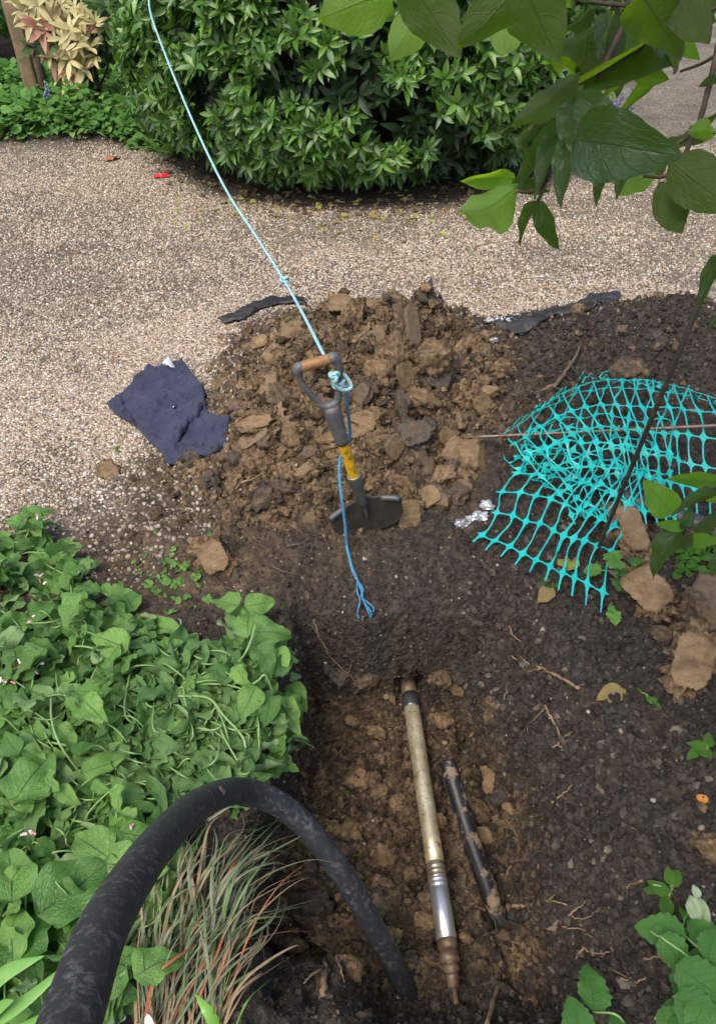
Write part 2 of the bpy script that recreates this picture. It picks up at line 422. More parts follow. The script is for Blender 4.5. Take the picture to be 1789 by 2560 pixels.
def plain(name, col, rough=.6, metal=0.0, var=None, scale=30, bump=0.0, bscale=None, spec=.5, lo=.45, hi=.65):
    t = NT(name); v = t.obj(); c = col
    if var: c = t.mix(t.rng_(t.noise(v, scale, 6, .65), lo, hi), col, var)
    t.set(c, rough, metal, spec)
    if bump: t.bump(t.noise(v, bscale or scale * 2, 5), bump, .004)
    return t.m

M_ground = ground_material()
M_clay = clay_material(); M_clay_tan = clay_material('tan_clay', -.22); M_clay_dark = clay_material('dark_clay', .45)
M_crumb = crumb_material('clay_crumb', [(0, (.050, .034, .020)), (.45, (.165, .112, .060)), (1, (.42, .295, .165))])
M_shadecrumb = crumb_material('shaded_clay_crumb', [(0, (.030, .020, .013)), (.5, (.095, .062, .036)), (1, (.23, .155, .09))])  # darker copy of the clay crumbs, pit shade put into the colour
M_dark = crumb_material('soil_crumb', [(0, (.020, .016, .014)), (.6, (.058, .048, .042)), (.93, (.12, .10, .085)), (1, (.30, .25, .19))])
M_pebble = pebble_material()
M_hedge = leaf_material('hedge_leaf', (.030, .105, .020, 1), (.15, .32, .034, 1), (.09, .19, .05, 1), (.09, .17, .06, 1), .22, (.16, .38, .03, 1), .24, .8, 7, .25, vstr=.3)
M_comfrey = leaf_material('comfrey_leaf', (.066, .185, .034, 1), (.21, .40, .090, 1), (.22, .35, .14, 1), (.030, .09, .025, 1), .22, (.20, .46, .06, 1), .40, .55, 7, .5, vstr=.9, pucker=3.5)
M_branch = leaf_material('branch_leaf', (.011, .036, .018, 1), (.022, .056, .020, 1), (.042, .068, .016, 1), (.08, .11, .04, 1), .42, (.24, .42, .012, 1), .28, .5, 5, .45, vstr=.25)
M_bright = leaf_material('young_leaf', (.065, .19, .025, 1), (.095, .25, .035, 1), (.14, .26, .06, 1), (.16, .30, .08, 1), .5, (.42, .72, .02, 1), .38, .45, 5, .5, vstr=.25)
M_pieris = leaf_material('pieris_leaf', (.68, .60, .33, 1), (.50, .48, .22, 1), (.45, .42, .25, 1), (.60, .56, .30, 1), .25, (.6, .55, .2, 1), .45, .4, 5, .3)
M_pink = leaf_material('pink_leaf', (.60, .26, .20, 1), (.68, .45, .33, 1), (.45, .22, .18, 1), (.55, .30, .25, 1), .25, (.6, .2, .15, 1), .45, .4, 5, .3)
M_cover = leaf_material('cover_leaf', (.055, .17, .030, 1), (.15, .34, .060, 1), (.12, .22, .08, 1), (.07, .16, .04, 1), .28, (.22, .46, .05, 1), .55, .35, 5, .4)
M_dead = leaf_material('dead_leaf', (.36, .29, .10, 1), (.24, .16, .08, 1), (.36, .30, .16, 1), (.20, .14, .08, 1), .2, (.4, .3, .08, 1), .65, .3, 6, .5)
M_dkshrub = leaf_material('shrub_leaf', (.020, .055, .018, 1), (.065, .13, .030, 1), (.06, .10, .04, 1), (.05, .10, .03, 1), .25, (.14, .28, .03, 1), .45, .4, 5, .3)
M_stem = plain('green_stem', (.17, .31, .09, 1), .45, var=(.24, .33, .15, 1), scale=14)
M_bark = plain('bark', (.060, .040, .030, 1), .8, var=(.13, .095, .07, 1), scale=60, bump=.5)
M_twig = plain('dark_twig', (.045, .030, .024, 1), .6, var=(.11, .075, .055, 1), scale=50, bump=.4)
M_root = plain('root', (.15, .105, .070, 1), .8, var=(.08, .052, .036, 1), scale=40, bump=.5)
M_paleroot = plain('pale_root', (.27, .19, .11, 1), .75, var=(.14, .09, .05, 1), scale=40, bump=.4)

# ------------------------------------------------------------------ ground sheets
def split_ground():
    idx = np.arange(NXg * NYg).reshape(NYg, NXg)
    Q = np.stack([idx[:-1, :-1], idx[:-1, 1:], idx[1:, 1:], idx[1:, :-1]], -1)
    cy = (YY[:-1, :-1] + YY[1:, 1:]) / 2; cx = (XX[:-1, :-1] + XX[1:, 1:]) / 2
    g = (WG[:-1, :-1] + WG[1:, 1:]) / 2; ha = np.maximum(np.maximum(HA, HB), HC)[:-1, :-1]
    kind = np.where(g > .5, 0, np.where((ha > .22) & (cy > 1.95), 1, 2))
    kind = np.where((cy > 6.1) & (cx < -1.2) & (g <= .5), 3, kind)
    V = np.stack([XC, YC, ZC], -1).reshape(-1, 3)
    res = []
    for k, nm in enumerate(('gravel_drive', 'spoil_heap', 'trench', 'garden_bed')):
        q = Q[kind == k]
        if not len(q): continue
        u, inv = np.unique(q, return_inverse=True); F = inv.reshape(-1, 4)
        me = np_mesh(nm, V[u], F, M_ground, True, {'gravel': WG.ravel()[u], 'clay': WC.ravel()[u]})
        res.append(me)
    return res
MESH = {m.name: m for m in split_ground()}
for nm in ('gravel_drive', 'trench', 'garden_bed'):
    if nm in MESH: props(obj(nm, MESH[nm]), kind='structure')
heap = empty('spoil_heap', (0.05, 2.7, 0), 'long heap of dug brown clay and dark soil dumped on the gravel behind the spade', 'soil heap')
hm = obj('mound', MESH['spoil_heap'], heap, loc=heap.location); hm.location = -Vector(heap.location)

# area weighted sampling of the fine ground
P4 = np.stack([XC, YC, ZC], -1)
E1 = P4[:-1, 1:] - P4[:-1, :-1]; E2 = P4[1:, :-1] - P4[:-1, :-1]
FN = np.cross(E1, E2); FA = np.linalg.norm(FN, axis=2); FN = FN / (FA[..., None] + 1e-12)
FC = (P4[:-1, :-1] + P4[1:, 1:] + P4[:-1, 1:] + P4[1:, :-1]) / 4
def in_view(p, m=.12):
    q = p - _O; zd = q @ _F; xx = q[..., 0] / np.maximum(zd, .01) * FPX; yy = (q @ _D) / np.maximum(zd, .01) * FPX
    return (zd > .2) & (np.abs(xx) < PW / 2 * (1 + m)) & (np.abs(yy) < PH / 2 * (1 + m))
VIEWF = in_view(FC, .15)
def sample(weight, n):
    w = (FA * weight * VIEWF).ravel(); c = np.cumsum(w); k = np.searchsorted(c, rng.random(n) * c[-1])
    i, j = np.unravel_index(k, FA.shape); a = rng.random(n)[:, None]; b = rng.random(n)[:, None]
    p = P4[i, j] + a * E1[i, j] + b * E2[i, j]
    return p, FN[i, j]
fg = lambda A: (A[:-1, :-1] + A[1:, 1:]) / 2
def pebbles():
    T20 = [ico(1)]; V, F = ico(1)
    oct_V = np.array([[1, 0, 0], [0, 1, 0], [-1, 0, 0], [0, -1, 0], [0, 0, 1], [0, 0, -1.]]); oct_F = np.array([[0, 1, 4], [1, 2, 4], [2, 3, 4], [3, 0, 4], [1, 0, 5], [2, 1, 5], [3, 2, 5], [0, 3, 5]])
    pal = np.array([lin(c) for c in ('d6c9b7', 'c4b3a0', 'b29e8a', '9e8973', 'ebe4d8', '887a6e', '73675e', 'c2a480', 'a6835f', '9b948c', 'd8cbb2')])
    pw = np.array([.2, .2, .13, .07, .10, .08, .06, .05, .03, .05, .10]); pw /= pw.sum()
    dens = np.clip(fg(WG), 0, 1) ** 1.4 * (FC[..., 1] < 6.6) * (FC[..., 1] > 1.2)
    mot = .40 + 1.1 * np.clip(fbm(FC[..., 0] * 2.2, FC[..., 1] * 2.2, 4, 101) * 1.3 + .40, 0, 1)
    for near, N, tm, sc in ((True, 46000, [ico(1)], (.0038, .0074)), (False, 74000, [(oct_V * 1.3, oct_F)], (.0046, .0080))):
        nf_ = sm(3.9, 3.0, FC[..., 1]); w = dens * mot * (nf_ if near else 1 - nf_)
        p, n = sample(w, N); s = sc[0] + (sc[1] - sc[0]) * rng.random(N) ** 1.6
        nn = n + rng.normal(0, .18, (N, 3)); nn[:, 2] = np.abs(nn[:, 2]) + .3
        R = rot_from_normal(nn, rng.random(N) * 6.28)
        S3 = np.stack([s * (.9 + .5 * rng.random(N)), s * (.75 + .3 * rng.random(N)), s * (.45 + .3 * rng.random(N))], 1)
        col = pal[rng.choice(len(pal), N, p=pw)] * (.52 + .54 * rng.random((N, 1))); col[:, 3] = 1
        p = p + n * (s * .15)[:, None]
        V, F, at = scatter(tm, p, R, S3, col=col)
        props(part('gravel', V, F, M_pebble, attrs=at), kind='stuff')
    # stones trodden into the soil round the digging
    w = np.clip(1 - np.abs(SD - .12) / .3, 0, 1) * (YY > 1.25) * (YY < 3.6) + .022 * (1 - WG) * (YY > .5) * (YY < 3.4) * (XX > -.3)
    w = w * (1 + 2.2 * sm(-.2, -.6, XX)); p, n = sample(fg(w), 5200); N = len(p); s = .003 + .006 * rng.random(N) ** 2
    col = pal[rng.choice(len(pal), N, p=pw)] * (.26 + .45 * rng.random((N, 1))); col[:, 3] = 1
    V, F, at = scatter([ico(1)], p, rot_from_normal(n, rng.random(N) * 6), np.stack([s * 1.2, s, s * .7], 1), col=col)
    props(part('gravel', V, F, M_pebble, attrs=at), kind='stuff')
pebbles()

def lump_mesh(name, seed, sub=4, planes=2, aniso=(1, .85, .7), rough=.30, mat=None):
    V, F = ico(sub); rs = np.random.default_rng(seed); off = Vector(rs.normal(0, 30, 3))
    P = []
    for _ in range(planes):
        n = rs.normal(0, 1, 3); n /= np.linalg.norm(n); P.append((n, .45 + .25 * rs.random()))
    out = np.zeros_like(V); cut = np.zeros(len(V))
    for i, v in enumerate(V):
        d = Vector(v); k = 1 + .28 * mn.noise(d * 1.2 + off)
        p = v * k
        for n, c in P:
            e = p.dot(n) - c
            if e > 0: p = p - n * e; cut[i] = min(1, max(cut[i], e * 9))
        w = 1 - .92 * cut[i]
        q = Vector(p) * 2.4 + off
        dsp = rough * (mn.turbulence(q, 4, False) - .45) + .4 * rough * (mn.turbulence(q * 3.1, 3, True) - .3)
        p = p + v * dsp * w + .012 * np.array(mn.noise_vector(q * 3)[:])
        out[i] = p
    return np_mesh(name, out * np.array(aniso), F, mat or M_clay, True, {'cut': cut})
LUMPS = [lump_mesh('clay_lump', 100 + i, 4, (2, 3, 1, 2, 3, 0, 1, 2)[i % 8], [(1, .85, .62), (1, .7, .5), (1, .95, .8), (1, .6, .4)][i % 4]) for i in range(10)]
SMALL = [lump_mesh('clay_lump', 200 + i, 3, (0, 1, 0, 2)[i % 4], [(1, .85, .7), (1, .7, .55)][i % 2], .30) for i in range(8)]
DARKL = [lump_mesh('soil_lump', 300 + i, 3, (0, 1)[i % 2], (1, .9, .75), .32, M_clay_dark) for i in range(5)]
def rndR(tilt=.6):
    n = np.array([[rng.normal(0, tilt), rng.normal(0, tilt), 1.0]])
    return Matrix(rot_from_normal(n, rng.random(1) * 6.28)[0].tolist())
def crumbs(name, weight, N, s0, s1, mat, parent=None, pw=2.5, sub=2, lift=.2):
    tm = []
    for k in range(5):
        V, F = ico(sub); off = Vector(rng.normal(0, 20, 3))
        V = np.array([v * (1 + .75 * mn.noise(Vector(v) * 1.7 + off) + .45 * mn.noise(Vector(v) * 4.3 + off)) for v in V]) + rng.normal(0, .10, V.shape); tm.append((V * np.array([1, .8, .7]), F))
    p, n = sample(weight, N); s = s0 + (s1 - s0) * rng.random(N) ** pw
    R = rot_from_normal(rng.normal(0, 1, (N, 3)), rng.random(N) * 6.28)
    V, F, at = scatter(tm, p + n * (s * lift)[:, None], R, s, rnd=rng.random(N))
    return props(part(name, V, F, mat, parent, False, at), kind='stuff')
TROUS = [tuple(at_z(200 + x / 2.293, 650 + y / 2.293, .03))[:2] for x, y in [(590, 590), (720, 770), (870, 915), (845, 1060), (790, 1130), (545, 1195), (420, 1090), (155, 860), (330, 690)]]
CLEAR = (poly_sd(FC[..., 0], FC[..., 1], TROUS) < .0)
_heapw = CLEAR * fg(np.clip(np.maximum(HA, np.maximum(HC * .9, 0)) * 1.5, 0, 1) * WC)
crumbs('clay_crumbs', _heapw, 4800, .005, .022, M_crumb, heap, 2.4)
crumbs('clay_crumbs', _heapw, 12000, .002, .008, M_crumb, heap, 1.6, 1)
crumbs('soil_crumbs', fg(np.clip(HB * 1.4 + .6 * HD, 0, 1) * (1 - WG)), 9000, .003, .012, M_dark, heap, 2.4, 1)
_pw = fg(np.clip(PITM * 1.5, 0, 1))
props(crumbs('clay_crumbs', _pw * fg(WC), 5000, .002, .014, M_shadecrumb, None, 2.6, 1), kind='stuff')
props(crumbs('soil_crumbs', fg((1 - WC) * (1 - WG) * (YY < 1.95) * (XX > -.45) * (YY > .4)), 15000, .0018, .009, M_dark, None, 2.2, 1), kind='stuff')
props(crumbs('soil_crumbs', fg((1 - WC) * (1 - WG) * (YY < 1.9) * (XX > .3) * (YY > .4)), 5000, .003, .015, M_dark, None, 2.0, 1), kind='stuff')

def lump_at(px, py, size, meshes=LUMPS, k=None, R=None, sink=.35, parent=heap, name='clay_lump', sc=(1, 1, 1)):
    p = hit(px, py); me = meshes[k if k is not None else random.randrange(len(meshes))]
    p = p + Vector((0, 0, size * (.5 - sink)))
    return obj(name, me, parent, p, R or rndR(), (size * sc[0], size * sc[1], size * sc[2]))
def facing(nx, ny, nz, ang=0.0):
    return Matrix(rot_from_normal(np.array([[nx, ny, nz]], float), np.array([ang]))[0].tolist())
# big spade-cut block, tilted slab and their neighbours
def cut_block(name, seed, dims, mat=None, rough=.13):
    """a block of clay with one flat spade-cut face and ragged broken sides"""
    V, F = ico(5); off = Vector(np.random.default_rng(seed).normal(0, 30, 3)); d = np.array(dims); out = []; cut = []; m0 = min(dims)
    for v in V:
        p = v / (abs(v[0]) ** 4 + abs(v[1]) ** 4 + abs(v[2]) ** 4) ** .25
        q = Vector(p) * 1.3 + off; e = max(abs(p[0]), abs(p[1])) + .28 * mn.noise(q * 1.6) + .12 * mn.noise(q * 5)
        c = 1.0 if v[2] > 0 and p[2] > .93 and e < .86 else 0.0
        n = v / np.linalg.norm(v); w = 1 - c
        dsp = ((mn.turbulence(q, 4, False) - .5) * rough * 3.2 + (mn.turbulence(q * 3.3, 4, True) - .35) * rough * 2.4) * w + .05 * mn.noise(q * 1.2)
        r = p * d + n * dsp * (m0 + .02) * 1.6
        if c: r[2] = d[2] * (1.0 + .10 * math.sin(p[0] * 1.5 + seed) + .03 * mn.noise(q * 3))
        out.append(r); cut.append(c)
    return np_mesh(name, np.array(out), F, mat or M_clay, True, {'cut': np.array(cut)})
B1 = cut_block('clay_block', 1, (.085, .070, .07)); B2 = cut_block('clay_block', 2, (.105, .05, .03)); B3 = cut_block('clay_block', 3, (.08, .06, .04)); B4 = cut_block('clay_block', 4, (.06, .07, .035))
def block(px, py, up, me, R, label=None, name='clay_lump', parent=heap, sc=1.0):
    p = hit(px, py) + Vector((0, 0, up)); o = obj(name, me, parent, p, R, sc); o.material_slots[0].link = 'OBJECT'; o.material_slots[0].material = M_clay_tan
    if label and parent is None: pass
    return o
block(955, 940, .02, B1, facing(-.1, -.95, .35, .05), sc=1.05)
block(1015, 840, .03, B2, facing(.75, -.45, .6, .9), sc=1.05)
block(905, 1060, .0, B3, facing(-.25, -.9, .55, .5), sc=.95)
block(740, 840, .01, B3, facing(-.3, -.6, .8, .3), sc=.9)
block(1195, 1010, .0, B4, facing(.5, -.8, .4, .6), sc=.85)
block(960, 1120, .0, B1, facing(.7, -.6, .5, .4), sc=.7)
for x, y, me, nx, ny, nz, a, sc in [(860, 770, B1, -.3, -.5, .8, .2, .8), (1090, 930, B3, .4, -.8, .5, .9, 1.0), (1140, 880, B1, .5, -.5, .7, .3, .75), (900, 990, B2, -.5, -.7, .5, 1.2, .8), (1030, 1080, B3, .2, -.7, .7, .1, .95), (1120, 1130, B1, .3, -.6, .7, .8, .8), (680, 960, B4, -.5, -.5, .7, .4, .8), (640, 1090, B2, -.3, -.5, .8, 1.0, .75), (720, 1060, B4, -.1, -.7, .7, 1.9, .8), (560, 1060, B3, -.5, -.3, .8, .4, .7), (830, 1120, B3, -.2, -.8, .5, .7, .75), (1060, 1240, B1, .2, -.6, .7, .3, .65), (1150, 1200, B3, .4, -.5, .8, 1.0, .7), (660, 860, B1, -.4, -.5, .8, .6, .6), (1000, 930, B4, .6, -.7, .3, .2, 1.0), (930, 840, B3, .1, -.7, .7, .5, .8)]:
    o = obj('clay_lump', me, heap, hit(x, y) + Vector((0, 0, -.012)), facing(nx, ny, nz, a), sc)
for x, y, s in [(880, 790, .075), (930, 770, .06), (1080, 900, .085), (1145, 920, .07), (1000, 1010, .07), (1060, 1000, .08), (1100, 1100, .085), (1010, 1210, .06), (1100, 1190, .075), (1180, 1150, .07),
                (860, 870, .05), (620, 830, .05), (690, 890, .06), (640, 880, .05), (660, 960, .07), (710, 1000, .07), (590, 1020, .06), (640, 1060, .075), (730, 1100, .08), (560, 1110, .055), (640, 1160, .06),
                (770, 1180, .06), (690, 1220, .055), (590, 1200, .05), (840, 1000, .06), (1090, 1250, .07), (1140, 1230, .06), (1150, 1050, .06), (1220, 980, .05), (480, 1150, .04), (520, 1200, .04), (430, 1130, .03), (560, 930, .04), (820, 1100, .055), (1050, 1160, .06), (990, 880, .05), (1180, 860, .05), (1250, 930, .05)]:
    lump_at(x, y, s * (.85 + .3 * rng.random()), sink=.5)
_lp, _ln = sample(_heapw, 150)
for p in _lp:
    s = .018 + .035 * rng.random() ** 1.8
    obj('clay_lump', SMALL[rng.integers(8)], heap, Vector(p) + Vector((0, 0, s * .1)), rndR(1.0), s)
_lp, _ln = sample(fg(np.clip(HB * 1.3 + HD * .5, 0, 1) * (1 - WG)), 140)
for p in _lp:
    s = .014 + .022 * rng.random() ** 2
    obj('soil_lump', DARKL[rng.integers(5)], heap, Vector(p), rndR(1.0), s)
# loose lumps in the pit are pieces of the trench
TR = bpy.data.objects['trench']
for x, y, s in [(890, 1950, .05), (960, 1975, .045), (950, 1900, .03), (1000, 2010, .04), (880, 2080, .05), (960, 2140, .06), (1010, 2190, .05), (900, 2240, .05), (1190, 2020, .05), (1160, 1900, .04), (1230, 1950, .05), (920, 1700, .05), (860, 1690, .045), (1100, 1690, .05), (1150, 1720, .045), (960, 2350, .05), (1060, 2300, .035), (830, 2150, .05), (790, 2280, .05), (870, 2420, .04), (1200, 2200, .05), (880, 1800, .035), (940, 1830, .04), (1110, 1800, .035)]:
    lump_at(x, y, s, LUMPS if s > .042 else SMALL, sink=.5, parent=TR)
_lp, _ln = sample(_pw * fg(WC), 70)
for p, n in zip(_lp, _ln):
    s = .012 + .03 * rng.random() ** 2
    obj('clay_lump', SMALL[rng.integers(8)], TR, Vector(p) + Vector(n) * s * .1, rndR(1.0), s)

def loose(px, py, size, label, me, R=None, sink=.4, sc=(1, 1, 1), group=None):
    o = lump_at(px, py, size, [me], 0, R, sink, None, 'clay_lump', sc)
    if 'dark crumbly' not in label: o.material_slots[0].link = 'OBJECT'; o.material_slots[0].material = M_clay_tan
    return props(o, label, 'clay lump', group)
loose(275, 1185, .050, 'small brown clay lump alone on the gravel below the navy trousers', LUMPS[4])
loose(535, 1400, .058, 'flat tan clay wedge with smooth face on bare soil left of the rope', B4, facing(.1, -.75, .7, .4), .3, (1.05, 1.05, 1.05)).scale = (.95, .95, .95)
o = loose(1015, 1290, .060, 'tan spade-cut clay lump standing against the right side of the spade blade', B3, facing(.25, -.9, .3, 1.5), .2); o.scale = (.9, .85, .9)
loose(1560, 935, .085, 'rounded tan clay lump at the back edge of the turquoise mesh', LUMPS[2], sink=.45)
o = loose(1570, 1345, .09, 'pale flat slab of clay under the front of the turquoise mesh', B2, facing(0, -.25, 1, .1), .3); o.scale = (1.15, 1.1, 1.0)
o = loose(1610, 1500, .1, 'cracked brown clay block with crumbly side, left of the stump-like clay lump', B1, facing(-.2, -.3, 1, .5), .45); o.scale = (1.15, 1.1, .85)
loose(1770, 1530, .105, 'big rounded clay lump like a cut stump at the right edge', LUMPS[0], facing(-.25, -.55, .9, 1.0), .3)
o = loose(1715, 1680, .1, 'broad smooth slab of brown clay lowest in the group at the right edge', B1, facing(-.1, -.4, .95, -.45), .3); o.scale = (1.25, 1.0, .7)
loose(1650, 1590, .04, 'dark crumbly lump wedged between the clay slabs at right', DARKL[1])
loose(1690, 1570, .03, 'small brown lump resting beside the stump-like clay lump', SMALL[1])
loose(1775, 2125, .06, 'ochre clay lump on dark soil at the right edge above the weeds', LUMPS[5], sink=.35)
loose(1752, 2022, .016, 'tiny brown lump on dark soil by an orange leaf scrap', SMALL[2])

# ------------------------------------------------------------------ leaf shapes
def leaf_tmpl(nu, nv, wfun, fold=.18, droop=.25, ripple=.0, seed=0, serr=0.0, twist=0.0):
    rs = np.random.default_rng(seed); u = np.linspace(-1, 1, nu + 1); v = np.linspace(0, 1, nv + 1)
    U, Vv = np.meshgrid(u, v); w = wfun(Vv)
    if serr: w = w * (1 + serr * (np.arange(nv + 1)[:, None] % 2 - .5))
    X = U * w; Y = Vv.copy(); ph = rs.random() * 6.28; fr = 7 + 5 * rs.random()
    Z = fold * np.abs(X) * 1.0 - droop * Vv ** 2 + ripple * np.abs(U) ** 1.5 * np.sin(Vv * fr * 1.4 + ph + (U > 0) * 1.9) + ripple * .5 * np.sin(X * 9 + Vv * 7 + ph)
    tw = twist * Vv; X, Z = X * np.cos(tw) - Z * np.sin(tw), X * np.sin(tw) + Z * np.cos(tw)
    P = np.stack([X, Y, Z], -1).reshape(-1, 3); luv = np.stack([U, Vv, np.full_like(U, seed * .37)], -1).reshape(-1, 3)
    i = np.arange(nv)[:, None]; j = np.arange(nu)[None, :]; a = i * (nu + 1) + j
    q = np.stack([a, a + 1, a + nu + 2, a + nu + 1], -1).reshape(-1, 4)
    return P, np.concatenate([q[:, [0, 1, 2]], q[:, [0, 2, 3]]]), luv
w_hedge = lambda v: .17 * np.sin(np.pi * np.clip(v, 0, 1) ** .85) ** .85 + .004
w_oval = lambda v: .30 * np.clip(np.sin(np.pi * v ** .78), 0, 1) ** .75 * (1 - .25 * v ** 4) + .004
w_comf = lambda v: .37 * np.clip(np.sin(np.pi * v ** .62), 0, 1) ** .8 + .006
w_round = lambda v: .46 * np.clip(np.sin(np.pi * v ** .7), 0, 1) ** .55 + .004
w_strap = lambda v: .028 * np.clip(1 - v ** 3, 0, 1) + .002
def leafset(n, *a, seed=0, **k):
    return [leaf_tmpl(*a, seed=seed + i, fold=k.get('fold', .18) * (.4 + 1.2 * (i / n)), droop=k.get('droop', .25) * (.3 + 1.3 * ((i * 7 % n) / n)), ripple=k.get('ripple', 0), serr=k.get('serr', 0), twist=k.get('twist', 0) * ((i % 3) - 1)) for i in range(n)]
def leafmeshes(name, T, mat): return [np_mesh(name, P, F, mat, True, {'luv': L}) for P, F, L in T]
def dirR(d, nrm):
    """rotation with Y along d, Z near nrm"""
    d = Vector(d).normalized(); n = Vector(nrm); n = (n - d * n.dot(d)); n = n.normalized() if n.length > 1e-6 else d.orthogonal().normalized()
    x = d.cross(n); return Matrix((x, d, n)).transposed()
def dirR_np(Dv, Nv):
    Dv = Dv / np.linalg.norm(Dv, axis=1)[:, None]; Nv = Nv - Dv * (Dv * Nv).sum(1)[:, None]; Nv /= np.linalg.norm(Nv, axis=1)[:, None] + 1e-9
    return np.stack([np.cross(Dv, Nv), Dv, Nv], -1)

# ------------------------------------------------------------------ hedge
def shrub_shell(c, rx, ry, h, n, z0=.04, pw=3.0, front=True):
    """points and normals on a clipped, slightly undercut bush"""
    th = rng.random(n * 3) * 2 * np.pi; zz = rng.random(n * 3)
    z = z0 + (h - z0) * zz
    prof = np.clip(1 - np.abs(2 * zz - .95) ** 5 * .55, .2, 1) * (1 - .07 * (1 - zz) ** 3)
    bump = 1 + .05 * fbm(th * 3, z * 3, 3, 7) + .03 * rng.normal(0, 1, n * 3)
    s = np.sign; p = 2 / pw
    x = c[0] + rx * prof * bump * s(np.cos(th)) * np.abs(np.cos(th)) ** p; y = c[1] + ry * prof * bump * s(np.sin(th)) * np.abs(np.sin(th)) ** p
    N = np.stack([np.cos(th) / rx, np.sin(th) / ry, .5 * (zz - .35)], 1); N /= np.linalg.norm(N, axis=1)[:, None]
    P = np.stack([x, y, z], 1)
    if front:
        f = ((_O - P) * N).sum(1) > -.35 * np.linalg.norm(_O - P, axis=1); P, N = P[f], N[f]
    return P[:n], N[:n]
def rosettes(P, N, k0, k1, size, up=.35, spread=.9):
    """leaf base points, directions, normals and lengths for whorls"""
    B, Dd, Nn, L = [], [], [], []
    for p, n in zip(P, N):
        a = n + np.array([0, 0, up]) + rng.normal(0, .28, 3); a /= np.linalg.norm(a)
        R = rot_from_normal(a[None], rng.random(1) * 6.28)[0]; k = rng.integers(k0, k1 + 1); ls = size * (.75 + .5 * rng.random())
        for i in range(k):
            t = i * 6.283 / k + rng.normal(0, .25); e = spread * (.55 + .6 * rng.random())
            d = (R[:, 0] * math.cos(t) + R[:, 1] * math.sin(t)) * math.sin(e * 1.25) + a * math.cos(e * 1.25)
            B.append(p + d * .008); Dd.append(d); Nn.append(a + .25 * rng.normal(0, 1, 3)); L.append(ls * (.75 + .45 * rng.random()))
    return np.array(B), np.array(Dd), np.array(Nn), np.array(L)
def foliage(parent, name, T, mat, B, Dd, Nn, L, n_obj, stuffname='foliage', meshes=None, leafname='leaf'):
    R = dirR_np(Dd, Nn); d = np.linalg.norm(B - _O, axis=1); vis = in_view(B, 0); score = np.where(vis, L / d, 0)
    order = np.argsort(-score)[:n_obj] if n_obj else np.array([], int)
    if n_obj:
        meshes = meshes or leafmeshes(leafname, T, mat)
        for i in order: obj(leafname, meshes[rng.integers(len(meshes))], parent, Vector(B[i]), Matrix(R[i].tolist()), float(L[i]))
    rest = np.setdiff1d(np.arange(len(B)), order)
    if len(rest):
        V, F, at = scatter([(p, f) for p, f, _ in T], B[rest], R[rest], L[rest], rnd=rng.random(len(rest)), luv=[l for _, _, l in T])
        props(part(stuffname, V, F, mat, parent, True, at), kind='stuff')
M_inner = leaf_material('shaded_hedge_leaf', (.014, .044, .014, 1), (.035, .085, .020, 1), (.04, .08, .03, 1), (.05, .10, .03, 1), .15, (.10, .22, .03, 1), .35, .5, 5, .3)  # shade of the hedge interior put into a darker leaf green
T_hedge = leafset(6, 2, 5, w_hedge, fold=.5, droop=.28, seed=1, twist=.25)
HC_ = (0.02, 6.42); HRX, HRY, HH = 1.52, 1.58, 1.95
hedge = empty('hedge', (HC_[0], HC_[1], 0), 'dense clipped evergreen hedge with glossy whorled leaves behind the gravel', 'hedge')
P_, N_ = shrub_shell(HC_, HRX, HRY, HH, 5600, .0, 2.3); _k = fbm(np.arctan2(P_[:, 1] - HC_[1], P_[:, 0] - HC_[0]) * 5, P_[:, 2] * 4.5, 3, 207) > -.20; P_, N_ = P_[_k], N_[_k]
B, Dd, Nn, L = rosettes(P_, N_, 5, 8, .078)
foliage(hedge, 'hedge', T_hedge, M_hedge, B, Dd, Nn, L, 300)
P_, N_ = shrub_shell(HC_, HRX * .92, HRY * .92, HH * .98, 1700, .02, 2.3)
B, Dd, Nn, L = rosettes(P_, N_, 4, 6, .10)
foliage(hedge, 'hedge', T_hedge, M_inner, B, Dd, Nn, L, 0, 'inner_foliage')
def twiggy(c, rx, ry, h, n, z0=0.0):
    Ls = []
    for i in range(n):
        a = rng.random() * 6.28; r = .25 + .1 * rng.random(); e = .6 + .25 * rng.random()
        p0 = np.array([c[0] + r * rx * math.cos(a), c[1] + r * ry * math.sin(a), z0 - .02]); p1 = np.array([c[0] + e * rx * math.cos(a + .3), c[1] + e * ry * math.sin(a + .3), z0 + h * (.25 + .6 * rng.random())])
        mid = (p0 + p1) / 2 + rng.normal(0, .06, 3); P = catmull([p0, mid, p1], 5); Ls.append(tube(P, np.linspace(.02, .005, len(P)), 5))
    return merge(Ls)
V, F = twiggy(HC_, HRX, HRY, HH, 46); part('branches', V, F, M_bark, hedge)
# solid dark core added inside the hedge to stop the light
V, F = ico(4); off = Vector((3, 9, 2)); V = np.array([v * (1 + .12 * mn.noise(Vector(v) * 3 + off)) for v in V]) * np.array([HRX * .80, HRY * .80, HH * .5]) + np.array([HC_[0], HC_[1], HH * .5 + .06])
M_core = plain('light_stop_core', (.022, .030, .014, 1), .9, var=(.05, .04, .025, 1), scale=25, bump=.8)
part('light_stop_core', V, F, M_core, hedge)
_th = rng.random(700) * 6.28; _r = .80 + .24 * rng.random(700); LIT = np.stack([HC_[0] + HRX * _r * np.cos(_th), HC_[1] + HRY * _r * np.sin(_th)], 1); LIT = LIT[LIT[:, 1] < 6.4]

